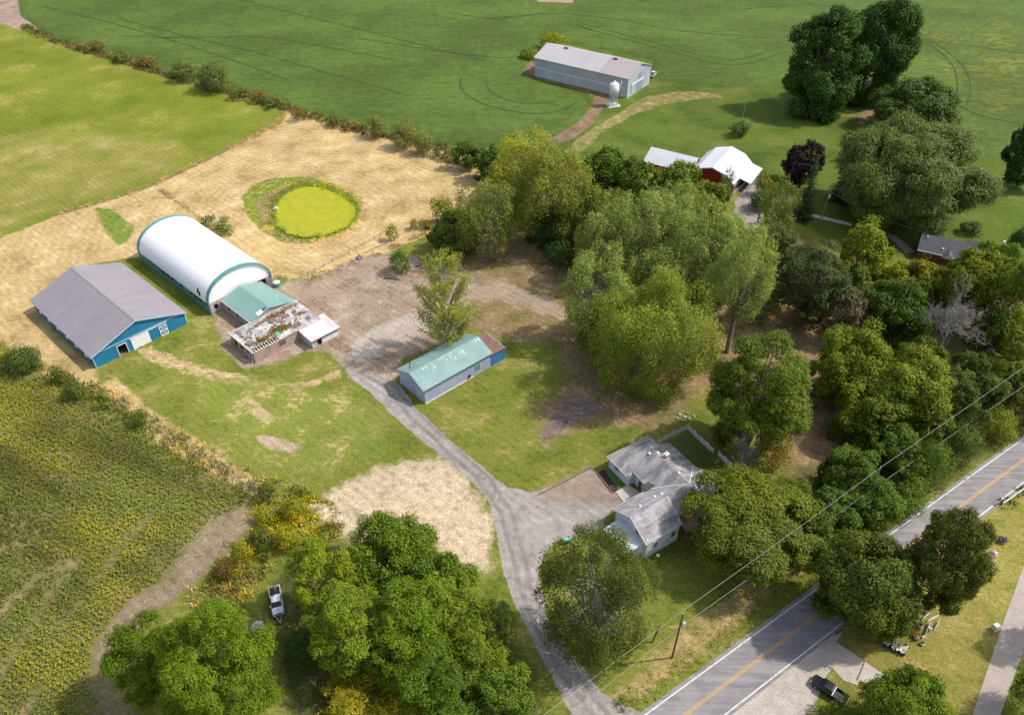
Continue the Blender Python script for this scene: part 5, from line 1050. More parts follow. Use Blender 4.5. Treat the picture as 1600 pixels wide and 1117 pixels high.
# --- the grove
T('tuft', (960,300,1080,440), (.165,.215,.105), 'pale cottonwood at the back of the grove', .12, .05, dens=1.25)
T('tuft', (900,318,990,440), (.14,.185,.09), 'cottonwood at the back left of the grove', .12, .08, dens=1.1)
T('tuft', (1040,318,1150,470), (.16,.21,.10), 'cottonwood in the middle of the grove', .14, .06, dens=1.25)
T('tuft', (1108,350,1212,500), (.155,.205,.095), 'cottonwood with tall bare trunks on the right of the grove', .3, .08, dens=1.25)
T('tuft', (880,380,990,540), (.15,.20,.095), 'feathery cottonwood on the left of the grove', .08, .06, dens=1.3)
T('tuft', (980,380,1080,500), (.135,.18,.085), 'cottonwood behind the yellow green maple', .1, .08, dens=1.1)
T('tuft', (1180,330,1240,430), (.10,.13,.055), 'thin grey green tree between grove and dark pine', .1, .05)
T('tuft', (926,430,1118,618), (.135,.178,.046), 'big yellow green maple at the front of the grove', .12, .12, name='broadleaf_tree', dens=1.35)
T('maple', (902,478,960,562), (.07,.12,.022), 'low leafy tree at left foot of the yellow green maple', .04, .1)
T('maple', (1170,434,1236,490), (.10,.12,.05), 'thin greyish tree at the right end of the grove', .25, .05, dens=.7)
# --- wood on the right
T('pine', (1222,376,1326,510), (.05,.068,.03), 'large blue green pine left of the brown leaved tree', .05, 0)
T('maple', (1282,450,1354,530), (.085,.074,.07), 'grey brown leaved tree in front of the dark pine', .06, .05, dens=.9)
T('maple', (1376,410,1478,486), (.115,.135,.016), 'yellow green tree below the brick house', .08, .2)
T('maple', (1344,440,1450,534), (.045,.085,.018), 'dark green tree left of the bare grey tree', .06, .12)
T('maple', (1462,392,1562,500), (.09,.125,.014), 'yellow green tree behind the bare grey tree', .08, .35)
T('maple', (1540,396,1630,530), (.075,.115,.016), 'green tree at right photo edge below the brick house', .06, .25)
T('dead', (1458,438,1526,540), DEADW and (.3,.3,.3), 'bare grey dead tree in the right hand wood', .04, 0)
T('pine', (1518,488,1576,540), (.045,.07,.034), 'small bluish pine right of the bare grey tree', .04, 0)
T('maple', (1268,508,1386,630), (.095,.135,.018), 'broad yellow green tree left in the roadside wood', .08, .25, dens=1.1)
T('maple', (1356,548,1482,680), (.09,.13,.018), 'broad yellow green tree in the centre of the roadside wood', .08, .22, dens=1.1)
T('maple', (1456,520,1540,640), (.055,.085,.024), 'olive dark tree in the middle right of the roadside wood', .08, .08)
T('maple', (1516,528,1596,656), (.06,.09,.024), 'olive tree near the wires in the roadside wood', .08, .1)
T('maple', (1568,492,1648,660), (.065,.095,.02), 'tree where the road leaves the photo at the right', .06, .15)
T('maple', (1350,640,1440,740), (.055,.10,.017), 'green tree under the middle of the wires', .06, .12)
T('shrub', (1424,690,1492,764), (.065,.11,.02), 'bushy shrub beside the road, below the wires', yel=.12)
T('shrub', (1470,660,1536,730), (.06,.095,.022), 'shrub by the road verge, right of the bushy one', yel=.1)
T('shrub', (1530,640,1590,690), (.085,.115,.02), 'low yellowish shrub at the verge near the right edge', yel=.3)
T('shrub', (1584,610,1650,668), (.06,.09,.02), 'shrub at the verge cut by the right photo edge', yel=.1)
T('maple', (1296,684,1352,768), (.08,.115,.022), 'small tree on the brown slope right of the house', .06, .2)
T('maple', (1262,728,1352,840), (.05,.10,.016), 'green roadside tree behind the right end of the front maple', .05, .08)
T('maple', (1330,716,1420,826), (.055,.105,.016), 'green roadside tree with wires passing over it', .05, .1)
T('maple', (1232,776,1310,872), (.06,.105,.016), 'green tree at the road edge, nearest the two street trees', .05, .12)
T('shrub', (1384,746,1450,806), (.06,.105,.018), 'leafy bush on the verge right of the wires', yel=.12)
T('frond', (1112,504,1262,706), (.058,.09,.008), 'tall dark walnut above the back garden fence', .06, .14, dens=1.25)
T('maple', (1236,590,1276,650), (.03,.06,.02), 'narrow dark bush at the right foot of the walnut', .03, .02)
T('dead', (1144,668,1204,742), (.3,.3,.3), 'bare grey bush outside the back garden fence', .02, 0)
T('shrub', (1176,664,1240,746), (.105,.105,.03), 'brownish shrub beside the bare grey bush', yel=.3)
T('shrub', (1206,744,1266,800), (.06,.10,.018), 'green shrub behind the maple at the house', yel=.15)
T('shrub', (1318,740,1360,776), (.12,.10,.03), 'rusty low shrub beneath the wires', yel=.4)
# --- fill of the grove and the wood
T('tuft', (900,296,986,400), (.11,.14,.05), 'grey green tree at the back of the grove below the pale willow', .08, .1, dens=1.2)
T('tuft', (1010,288,1110,400), (.16,.21,.10), 'pale cottonwood behind the middle of the grove', .1, .06, dens=1.2)
T('tuft', (1080,340,1190,470), (.155,.205,.095), 'pale cottonwood between the tall trunks and the red barn trees', .12, .05, dens=1.2)
T('maple', (880,300,950,372), (.075,.115,.025), 'mid green tree between the willows and the grove', .06, .08)
T('maple', (1190,356,1250,440), (.06,.085,.035), 'grey green tree directly left of the large pine', .06, .03)
T('maple', (1296,410,1362,476), (.07,.11,.018), 'green tree between the large pine and the yellow green one', .06, .12)
T('maple', (1410,436,1458,500), (.05,.085,.018), 'dark tree just left of the bare grey tree', .05, .12)
T('maple', (1528,478,1586,552), (.055,.09,.018), 'dark green tree low on the right of the bare grey tree', .05, .15)
T('maple', (1560,450,1640,560), (.08,.115,.016), 'yellowish tree at the right edge above the wires', .05, .25)
T('maple', (1310,590,1420,700), (.075,.115,.015), 'yellow green tree at the lower left of the roadside wood', .05, .2)
T('maple', (1420,600,1500,700), (.07,.105,.018), 'green tree below the centre of the roadside wood', .05, .15)
T('maple', (1490,610,1560,700), (.06,.09,.02), 'olive tree above the verge shrubs', .05, .1)
T('maple', (1396,528,1476,604), (.06,.095,.016), 'green tree behind the broad yellow green pair', .05, .12)
T('maple', (1476,552,1552,620), (.05,.085,.018), 'dark tree filling the wood below the small bluish pine', .05, .1)
T('maple', (1546,548,1612,636), (.065,.10,.018), 'green tree above the wires near the right edge', .05, .15)
T('maple', (1470,600,1530,670), (.055,.09,.02), 'rounded olive tree between centre of the wood and the verge', .05, .1)
T('maple', (1396,676,1460,760), (.062,.105,.016), 'green tree on the verge at the middle of the wires', .05, .1)
T('maple', (1280,700,1370,790), (.055,.10,.015), 'green tree behind the front roadside trees', .05, .1)
T('maple', (1210,760,1290,850), (.055,.095,.016), 'green tree right beside the large olive maple', .05, .15)
T('frond', (560,960,660,1080), (.075,.125,.008), 'walnut in the lower grove just above the yellowing willow', .05, .15)
T('frond', (690,960,790,1080), (.08,.125,.012), 'walnut at the lower right of the lower grove', .05, .18)
T('maple', (640,860,720,960), (.06,.105,.01), 'dark green tree just below the mulch edge tree', .05, .1)
for bx in ((1290,640,1340,690),(1400,500,1440,540),(1450,640,1490,680),(1370,700,1410,740),(1530,560,1580,610),(1240,830,1290,870),(1290,800,1340,850),(1340,790,1390,835)):
    T('shrub', bx, (.055,.085,.016), 'dark undergrowth bush between the trees of the roadside wood', yel=.12, group='undergrowth of the roadside wood')
# --- trees near the house and the road
T('maple', (1082,740,1284,892), (.074,.106,.018), 'large olive maple hiding the right side of the house', .36, .2, dens=1.25, bark=BARKP, cap=False)
T('tuft', (846,826,1018,1040), (.055,.075,.026), 'old dark dishevelled tree between drive and road', .1, .14, name='broadleaf_tree', dens=1.15, bark=DEADW, cap=False)
T('maple', (1280,836,1430,990), (.062,.092,.02), 'round street tree, left one of the pair beside the road', .1, .15, dens=1.3)
T('maple', (1406,788,1548,964), (.062,.078,.02), 'round street tree, right one of the pair beside the road', .1, .12, dens=1.3)
T('maple', (1340,1043,1490,1190), (.085,.14,.018), 'bright green tree behind the parked black pickup', .06, .15)
T('shrub', (1300,1092,1376,1150), (.075,.13,.018), 'low bush touching the tail of the black pickup', yel=.12)
T('shrub', (1262,1096,1310,1135), (.10,.14,.025), 'low weedy bush by the gravel, left of the black pickup', yel=.3)
T('maple', (1640,1000,1760,1160), (.06,.10,.02), 'tree to the right of the footpath', .08, .1)
T('maple', (1676,880,1780,1010), (.06,.10,.02), 'tree at the upper end of the footpath', .08, .1)
T('shrub', (1590,1020,1650,1117), (.05,.09,.02), 'dark shrub along the right edge of the footpath', yel=.05)
T('shrub', (960,1086,986,1110), (.07,.10,.03), 'small roadside shrub where the drive meets the road', yel=.2)
# --- bottom left trees
T('frond', (164,960,286,1100), (.068,.112,.006), 'bright green walnut at the bottom left, smaller left one', .05, .12)
T('frond', (250,942,424,1150), (.07,.115,.006), 'bright green walnut at the bottom left, larger one', .05, .12, dens=1.15)
T('maple', (546,806,690,938), (.08,.135,.014), 'green tree at the edge of the pale straw mulch', .06, .15)
T('frond', (450,840,556,968), (.105,.152,.012), 'yellow green walnut beside the white pickup', .05, .25)
T('frond', (478,910,600,1050), (.09,.14,.014), 'walnut in the middle of the lower grove', .05, .2)
T('frond', (580,906,700,1050), (.07,.12,.008), 'green walnut between the mulch tree and the drive, middle of the lower grove', .05, .12)
T('frond', (664,880,756,1010), (.085,.135,.014), 'walnut on the right side of the lower grove', .05, .18)
T('frond', (620,990,760,1140), (.052,.095,.008), 'dark green walnut at the bottom of the lower grove', .05, .1)
T('maple', (724,1000,832,1150), (.07,.12,.018), 'tree beside the drive at the bottom edge', .05, .15)
T('maple', (500,1056,672,1190), (.14,.145,.018), 'yellowing willow at the bottom edge', .05, .34, name='willow_tree', dens=1.1)
T('frond', (744,930,806,1010), (.09,.13,.03), 'small pale green tree at right tip of the lower grove', .05, .1)
T('shrub', (442,980,500,1060), (.03,.06,.012), 'dark undergrowth bush beneath the lower grove', yel=.05)
# --- bushes along the bean field verge
T('shrub', (6,540,62,584), (.045,.075,.022), 'large dark bush at the left edge above the bean rows', yel=.08)
T('shrub', (-30,530,16,570), (.12,.14,.02), 'yellow green bush at the left photo edge', yel=.4)
for bx, lb in (((72,574,104,600), 'small bush in the verge, first after the large dark bush'), ((100,592,132,624), 'green bush in the verge below the blue barn'), ((150,612,172,640), 'tiny bush in the verge near the tan grass'), ((198,640,232,668), 'dark bush in the verge opposite the lawn'), ((404,744,432,782), 'bush at the end of the verge by the bean field corner')):
    T('shrub', bx, (.06,.09,.022), lb, yel=.12)
for bx, lb in (((440,776,478,812), 'bright yellow goldenrod clump nearest the pale mulch'), ((400,790,440,826), 'yellow green brush at the bean field corner'), ((384,826,424,866), 'dark olive brush above the white pickup'), ((332,872,366,906), 'reddish brown brush beside the bare strip'), ((360,840,396,880), 'yellow brush between bare strip and white pickup'), ((428,818,470,860), 'yellow green brush behind the walnut by the white pickup')):
    T('shrub', bx, (.10,.07,.03) if 'reddish' in lb else ((.05,.07,.02) if 'dark' in lb else (.15,.165,.018)), lb, yel=.1 if 'd' == lb[0] or 'reddish' in lb else .28)

# ------------------------------------------------------------------ vehicles
def pickup(pos, ang, label, paint_m, trim_m, junk=False):
    """nose towards +x; 5.7 m long"""
    e = empty('pickup_truck', pos, ang, label, 'pickup truck'); hw = .98
    blk = plain('tyre_rubber', (.015, .015, .016), .85); chrome = plain('chrome_trim', (.55, .55, .56), .25, .8)
    def loft(secs):
        """sections (x, half width low, half width high, z low, z high)"""
        m = MB(); vs = []
        for x, a, b, z0, z1 in secs: vs += [(x, -a, z0), (x, a, z0), (x, b, z1 - .06), (x, b - .07, z1), (x, -b + .07, z1), (x, -b, z1 - .06)]
        k = 6; n = len(secs); fs = [(i * k + j, (i + 1) * k + j, (i + 1) * k + (j + 1) % k, i * k + (j + 1) % k) for i in range(n - 1) for j in range(k)]
        m.add(vs, [f[::-1] for f in fs] + [tuple(range(k)), tuple(range((n - 1) * k, n * k))[::-1]]); return m
    m = loft([(-.55, hw, .96, .42, 1.10), (1.0, hw, .96, .42, 1.10), (1.35, hw, .95, .42, 1.13), (2.3, .97, .90, .45, 1.06), (2.68, .93, .84, .5, .98), (2.78, .86, .78, .55, .9)]); body = m.build('body', paint_m, e, bevel=.02)
    m = MB(); m.box(-2.8, -.553, -hw, -hw + .12, .5, 1.16); m.box(-2.8, -.553, hw - .12, hw, .5, 1.16); m.box(-2.8, -2.7, -hw + .121, hw - .121, .5, 1.16); m.box(-.65, -.553, -hw + .121, hw - .121, .5, 1.16); m.build('bed', paint_m, e, bevel=.015)
    m = MB(); m.box(-2.699, -.651, -hw + .121, hw - .121, .5, .72); m.build('bed_liner', plain('bed_liner', (.05, .05, .055), .7), e)
    m = loft([(-.56, .93, .80, 1.09, 1.62), (-.42, .93, .78, 1.09, 1.84), (.72, .93, .76, 1.09, 1.86), (.95, .93, .75, 1.09, 1.80), (1.02, .93, .76, 1.09, 1.7)]); m.build('cab', paint_m, e, bevel=.03)
    m = MB(); m.hexa([(1.02, -.78, 1.12), (1.62, -.86, 1.10), (1.62, .86, 1.10), (1.02, .78, 1.12)], [(.96, -.70, 1.79), (1.02, -.72, 1.74), (1.02, .72, 1.74), (.96, .70, 1.79)]); m.build('windscreen', GLASS, e)
    m = MB()
    for s in (-1, 1): m.hexa([(-.35, .95 * s, 1.16), (.92, .95 * s, 1.16), (.92, .9 * s, 1.16), (-.35, .9 * s, 1.16)][::s], [(-.3, .82 * s, 1.68), (.75, .82 * s, 1.68), (.75, .74 * s, 1.68), (-.3, .74 * s, 1.68)][::s])
    m.build('side_windows', GLASS, e)
    m = MB(); m.hexa([(-.62, -.7, 1.2), (-.5, -.7, 1.2), (-.5, .7, 1.2), (-.62, .7, 1.2)], [(-.58, -.64, 1.6), (-.45, -.64, 1.6), (-.45, .64, 1.6), (-.58, .64, 1.6)]); m.build('rear_window', GLASS, e)
    for x in (1.82, -1.72):
        for s in (-1, 1):
            m = MB(); m.tube([(x, s * .74, .40), (x, s * 1.0, .40)], [.40, .40], 18); wo = m.build('wheel', blk, e); m = MB(); m.tube([(x, s * 1.0, .40), (x, s * 1.012, .40)], [.25, .22], 14); m.build('rim', chrome, wo)
            m = MB(); aa = np.linspace(-.1, math.pi + .1, 11); m.tube([(x + .47 * math.cos(a), s * .965, .40 + .47 * math.sin(a)) for a in aa], .05, 5); m.build('wheel_arch', trim_m, e)
    for s in (-1, 1):
        m = MB(); m.box(1.15, 1.32, min(s * .96, s * 1.2), max(s * .96, s * 1.2), 1.15, 1.36); m.build('side_mirror', trim_m, e, bevel=.02)
        m = MB(); m.box(2.66, 2.80, s * .72 - .13, s * .72 + .13, .74, .93); m.build('headlight', plain('headlight_glass', (.75, .77, .8), .15), e, bevel=.02)
        m = MB(); m.box(-2.83, -2.803, s * .88 - .08, s * .88 + .08, .75, 1.1); m.build('tail_light', plain('tail_light_red', (.35, .02, .02), .3), e)
    m = MB(); m.box(2.76, 2.81, -.55, .55, .66, .9); m.build('grille', plain('grille_black', (.03, .03, .03), .4), e)
    m = MB(); m.box(2.7, 2.92, -.92, .92, .42, .6); m.build('front_bumper', chrome, e, bevel=.03)
    m = MB(); m.box(-2.98, -2.81, -.9, .9, .45, .62); m.build('rear_bumper', chrome, e, bevel=.03)
    return e
def heading(a, b): d = b - a; return math.atan2(d[1], d[0])
def black_pickup():
    bp = plain('black_car_paint', (.012, .013, .018), .22, spec=.6)
    A, B = G(1270, 1060, .6), G(1322, 1096, .6); c = (A + B) / 2
    e = pickup((c[0], c[1], 0.006), heading(B, A), 'black pickup truck parked on the gravel pull off', bp, plain('black_trim', (.02, .02, .02), .6))
    m = MB(); m.box(-.74, -.60, -.93, .93, 1.17, 1.26); m.build('white_bar', WHITE, e)
black_pickup()
def white_pickup():
    wp = plain('white_car_paint', (.72, .73, .76), .35)
    A, B = G(436, 963, .6), G(428, 915, .6); c = (A + B) / 2
    e = pickup((c[0], c[1], 0), heading(B, A), 'old white pickup with junk filled bed parked in the weeds', wp, plain('white_trim', (.5, .5, .52), .5))
    m = MB(); rs = np.random.RandomState(3)
    for _ in range(9): x, y = rs.uniform(-2.5, -.8), rs.uniform(-.7, .7); m.blob((x, y, .85 + rs.uniform(0, .25)), rs.uniform(.15, .38), rs.randint(99), 7, 5, .3)
    m.build('junk', mat('dark_junk', (.05, .05, .06), (.2, .19, .2), 3, famt=.3), e)
    m = MB(); m.tube([(2.9, .55, .5), (4.1, .08, .45)], .07, 6); m.tube([(2.9, -.55, .5), (4.1, -.08, .45)], .07, 6); m.tube([(3.3, -.42, .5), (3.3, .42, .5)], .05, 6); m.tube([(4.0, 0, .45), (4.5, 0, .4)], .08, 6); m.build('tow_frame', plain('rust_frame', (.42, .33, .28), .7), e)
white_pickup()
# ------------------------------------------------------------------ poles and wires
PW = plain('pole_wood', (.10, .08, .065), .9); CER = plain('transformer_grey', (.62, .64, .66), .45); WIREM = plain('wire', (.46, .45, .40), .5, .3)
def utility_pole(bx, by, h, label, tx=True, m=None, arm=False, at=None, txs=1):
    x, y = at if at is not None else G(bx, by)[:2]; e = empty('utility_pole', (x, y, 0), 0, label, 'utility pole'); q = MB(); q.tube([(0, 0, -.1), (0, 0, h * .5), (0, 0, h)], [.17, .15, .12], 9); q.build('pole', m or PW, e)
    if tx:
        q = MB(); z = h - 2.3; q.tube([(.33, -.2, z - .55), (.33, -.2, z + .5), (.33, -.2, z + .62)], [.30, .30, .18], 14); t = q.build('transformer', CER, e); q = MB(); q.cyl(.25, -.2, z + .62, z + .9, .05, 6); q.cyl(.42, -.2, z + .62, z + .9, .05, 6); q.build('bushing', plain('brown_ceramic', (.2, .1, .07), .3), t)
        q = MB(); q.box(.1, .2, -.25, .0, z - .2, z + .3); q.build('bracket', plain('bracket', (.25, .25, .25)), e)
    q = MB(); q.cyl(0, 0, h, h + .35, .07, 8); q.box(-.03, .12, -.05, .05, h - .35, h - .2); q.build('insulator', plain('pale_insulator', (.7, .7, .68), .3), e)
    return e
P1 = G(1050, 1027)
utility_pole(1050, 1027, 12.6, 'dark utility pole with grey transformer on the verge by the road')
e = empty('leaning_pole', (*G(1019, 1003)[:2], 0), 0, 'leaning dark support post left of the roadside utility pole', 'post'); q = MB(); q.tube([(0, 0, -.1), (.75, .35, 4.4)], [.15, .12], 8); q.build('post', PW, e)
ZT, ZL = 12.75, 8.9
p2 = G(1376, 730, ZT)
utility_pole(0, 0, 12.6, 'pale topped utility pole standing among the roadside trees', False, at=p2[:2], m=plain('grey_pole_wood', (.3, .27, .24), .9))
def wire(pxs, z, label, sag=.35):
    W = [G(x, y, zz) for (x, y), zz in zip(pxs, z)]; pts = []
    for A, B in zip(W[:-1], W[1:]):
        for k in np.linspace(0, 1, 12, endpoint=False): pts.append(A + (B - A) * k - np.array([0, 0, sag * 4 * k * (1 - k)]))
    pts.append(W[-1]); m = MB(); m.tube(pts, .028, 5); return tag(m.build('power_line', WIREM), label, 'wire')
wire([(700,1226),(1062,957),(1376,730),(1720,488)], [ZT] * 4, 'upper power line running along the road over the trees')
wire([(720,1250),(1056,984),(1362,764),(1720,520)], [ZL] * 4, 'lower power line running along the road over the trees')
m = MB(); q = G(1376, 730, ZT); m.tube([q, q - np.array([0, 0, 2.0])], .06, 6)
utility_pole(1281, 352, 12.0, 'greenish utility pole with transformer on the far lawn', m=plain('green_pole', (.20, .25, .19), .8))
e = empty('flag_pole', (*G(1159, 192)[:2], 0), 0, 'thin bare pole behind the round bush on the far lawn', 'pole'); q = MB(); q.tube([(0, 0, 0), (0, 0, 9)], [.11, .08], 8); q.build('pole', plain('grey_pole', (.42, .42, .38)), e); q = MB(); q.box(-.3, .3, -.03, .03, 8.6, 8.7); q.build('cross_piece', plain('grey_pole', (.42, .42, .38)), e)
wa = G(1290, 296, 11.2)
m = MB(); B_ = G(1470, 372, 5.0); m.tube([wa + (B_ - wa) * k - np.array([0, 0, 1.2 * 4 * k * (1 - k)]) for k in np.linspace(0, 1, 14)], .03, 4); tag(m.build('service_wire', WIREM), 'thin service wire from far lawn pole to brick house', 'wire')
# ------------------------------------------------------------------ fences
GREYW = mat('weathered_wood', (.24, .20, .17), (.34, .30, .27), 2, rough=.9, famt=.2)
rail_fence([(436,436),(448,437)], 'short paddock fence piece beside the green drum', 1.3, GREYW, rails=2, every=3)
rail_fence([(470,437),(492,425),(520,409),(546,396)], 'grey post and rail paddock fence along the pale grass', 1.3, GREYW, rails=2, every=3.2, rw=.05)
rail_fence([(556,390),(585,374),(604,362)], 'broken end of the paddock fence behind the weeds', 1.1, GREYW, rails=1, every=3.2, rw=.05)
rail_fence([(90,337),(240,291),(290,267),(400,214),(438,192)], 'wire fence with thin posts between green meadow and tan paddock', 1.2, GREYW, rails=2, every=6.0, rw=.012, post=.05, name='wire_fence')
rail_fence([(244,292),(318,345)], 'short wire fence from meadow corner towards the white arched barn', 1.2, GREYW, rails=2, every=5.0, rw=.012, post=.05, name='wire_fence')
rail_fence([(160,610),(245,672),(330,722),(420,782)], 'thin wire fence in the tall grass by the bean rows', 1.1, GREYW, rails=2, every=8.0, rw=.012, post=.045, name='wire_fence')
def lattice_fence(px, label):
    W = world(px); e = empty('picket_fence', (*W[0], 0), 0, label, 'fence'); m = mat('aged_white_paint', (.82, .81, .84), (.62, .60, .63), 1.5, rough=.8, famt=.15); rs = np.random.RandomState(5)
    for A, B in zip(W[:-1], W[1:]):
        L = np.linalg.norm(B - A); k = max(1, int(round(L / 2.2))); d = (B - A) / L; nn = np.array([-d[1], d[0]])
        for i in range(k):
            a = A + d * L * i / k - W[0]; b = A + d * L * (i + 1) / k - W[0]; h = 1.55 + rs.uniform(-.15, .1)
            q = MB(); q.box(a[0] - .06, a[0] + .06, a[1] - .06, a[1] + .06, 0, 1.75); q.build('post', m, e)
            q = MB(); s = np.linalg.norm(b - a); nb = int(s / .22)
            for j in range(nb):
                c = a + d * (s * (j + .5) / nb) + nn * .02; hh = h * (1 - .16 * math.sin(math.pi * (j + .5) / nb)); cc = d * .075
                q.hexa([(*(c - cc), .08), (*(c + cc), .08), (*(c + cc + nn * .025), .08), (*(c - cc + nn * .025), .08)], [(*(c - cc), hh), (*(c + cc), hh), (*(c + cc + nn * .025), hh), (*(c - cc + nn * .025), hh)])
            for z in (.35, 1.15): q.hexa([(*a, z), (*b, z), (*(b + nn * .017), z), (*(a + nn * .017), z)], [(*a, z + .09), (*b, z + .09), (*(b + nn * .017), z + .09), (*(a + nn * .017), z + .09)])
            q.build('panel', m, e)
    return e
lattice_fence([(1027,694),(1050,682),(1074,671),(1095,691),(1114,708)], 'white picket fence round two sides of the back garden')
lattice_fence([(1122,712),(1132,722),(1150,740)], 'end section of white picket fence beyond a gap, nearest the bare bush')
flat('garden_lawn', [(1030,698),(1074,675),(1114,711),(1150,742),(1120,757),(1085,730),(1046,700)], .012, mat('garden_grass', (.07, .10, .016), (.11, .13, .025), .8, fine=4, famt=.3))
# guard rail at the right
e = empty('guard_rail', (*G(1566, 789)[:2], 0), 0, 'white metal guard rail beside the road at the right edge', 'guard rail'); W = world([(1566,789),(1588,773),(1612,757),(1650,732)]); r = MB()
for A, B in zip(W[:-1], W[1:]):
    a, b = A - W[0], B - W[0]; r.tube([(*a, .72), (*b, .72)], .09, 6); r.tube([(*a, .5), (*b, .5)], .09, 6); q = MB(); q.box(a[0] - .1, a[0] + .1, a[1] - .1, a[1] + .1, 0, .85); q.build('post', WHITE, e)
r.build('rail', mat('galvanised_rail', (.72, .73, .74), (.6, .61, .62), 1, rough=.4), e)
tufts('ditch_weeds', along([(1560,794),(1590,774),(1625,752)], 2.5, 3, 30), .6, (.06, .08, .025), 'dark weeds under the guard rail', .1, .3, 4, .3, 31)
# ------------------------------------------------------------------ small things
def rock(px, py, r, label, m, seed, cat='rock', name='rock', grp=None):
    x, y, _ = G(px, py); q = MB(); q.blob((0, 0, r[2] * .5), r, seed, 9, 6, .22); o = q.build(name, m, None); o.location = (x, y, 0); return tag(o, label, cat, grp)
ROCK = mat('pale_rock', (.50, .45, .40), (.36, .32, .28), 1.5, rough=.9, famt=.2, bump=.04)
PINK = mat('pinkish_stone', (.66, .55, .54), (.5, .42, .4), 1.5, rough=.85, famt=.15)
rock(1549, 868, (.85, .75, .95), 'pinkish white boulder on the dry grass right of the street trees', PINK, 2)
for i, (x, y) in enumerate(((1062,648),(1070,652),(1077,655),(1084,651),(1066,657),(1058,654),(1074,646))): rock(x, y, (.5 - .04 * i, .38, .28), 'pale stone lying in the loose pile behind the picket fence', ROCK, 20 + i, grp='stones behind the picket fence')
rock(403, 982, (1.1, 1.3, .9), 'grey green tarp covered heap beside the bright walnut', mat('grey_tarp', (.55, .57, .52), (.35, .38, .33), 1.2, rough=.7), 31, 'heap', 'tarp_heap')
rock(431, 327, (.8, .5, .5), 'white lump at the left edge of the green pond', plain('white_lump', (.8, .8, .78), .7), 33, 'debris', 'white_lump')
rock(562, 404, (.9, .8, .7), 'dark grey rubbish heap by the paddock fence', mat('dark_heap', (.16, .14, .14), (.36, .33, .32), 1.6, famt=.3), 34, 'heap', 'rubbish_heap')
rock(552, 408, (.5, .4, .4), 'white stone left of the dark rubbish heap', ROCK, 35)
rock(668, 358, (.8, .6, .7), 'dark red bundle beside the spreading bush tree', mat('dark_red_cloth', (.14, .03, .03), (.08, .02, .02), 2), 36, 'bundle', 'bundle')
for a, b, lb in (((600,432),(624,433), 'long bleached timber lying on the yard, upper one of two'), ((600,435.5),(624,437), 'long dark timber lying on the yard, lower one of two')):
    timber('loose_timber', [a, b], lb, .35, .3, plain('bleached_timber', (.42, .36, .33), .9) if 'bleached' in lb else plain('dark_timber', (.12, .09, .08), .9))
for a, b, lb in (((570,396),(590,385), 'plank on the ground by the broken paddock fence, left one'), ((590,386),(604,381), 'plank on the ground by the broken paddock fence, right one'), ((632,358),(650,352), 'pale board pile by the paddock fence weeds'), ((670,346),(684,340), 'white plank beside the yellowish fence bush'), ((710,392),(752,380), 'fallen grey log under the spreading bush tree')):
    timber('loose_board', [a, b], lb, .3, .22, GREYW if 'white' not in lb and 'pale' not in lb else plain('pale_board', (.6, .56, .52), .85))
for i, (x, y) in enumerate(((654,416),(662,419),(670,414),(612,384),(618,388))): timber('scrap_wood', [(x - 5, y + 1), (x + 5, y - 2)], 'short dark scrap of wood on the straw by the poplar', .25, .2, plain('dark_timber', (.12, .09, .08), .9)).__setitem__('group', 'wood scraps near the poplar')
# green drum by the arched barn
x, y, _ = G(433, 447); e = empty('water_tank', (x, y, 0), 0, 'green round tank with white top by the arched barn doorway', 'tank'); q = MB(); q.cyl(0, 0, 0, 1.3, 1.0, 16); q.build('tank', plain('tank_green', (.10, .36, .26), .5), e); q = MB(); q.tube([(0, 0, 1.3), (0, 0, 1.5)], [1.0, .5], 16); q.build('lid', plain('tank_lid', (.6, .66, .6), .5), e)
# green cart at the drive
x, y, _ = G(886, 846); e = empty('garden_cart', (x, y, 0), math.radians(20), 'green garden cart at the lawn corner by the drive', 'cart'); q = MB(); q.hexa([(-.7, -.4, .35), (.6, -.4, .35), (.6, .4, .35), (-.7, .4, .35)], [(-.95, -.55, .9), (.85, -.55, .9), (.85, .55, .9), (-.95, .55, .9)]); q.build('tray', plain('cart_green', (.05, .26, .15), .5), e)
q = MB(); q.box(-.7, .6, -.36, .36, .9, 1.0); q.build('lid', plain('cart_pale_green', (.3, .5, .4), .5), e)
for s in (-1, 1): q = MB(); q.tube([(-.3, s * .5, .3), (-.3, s * .6, .3)], [.3, .3], 12); q.build('wheel', plain('tyre_rubber', (.015, .015, .016)), e)
q = MB(); q.tube([(.8, 0, .6), (1.5, 0, .9)], .04, 5); q.build('handle', plain('bracket', (.25, .25, .25)), e)
rock(*[899, 851], (.35, .3, .3), 'white stone beside the green garden cart', plain('white_lump', (.8, .8, .78)), 41)
rock(1028, 868, (.4, .3, .3), 'white stone at the front wall of the house', plain('white_lump', (.8, .8, .78)), 42)
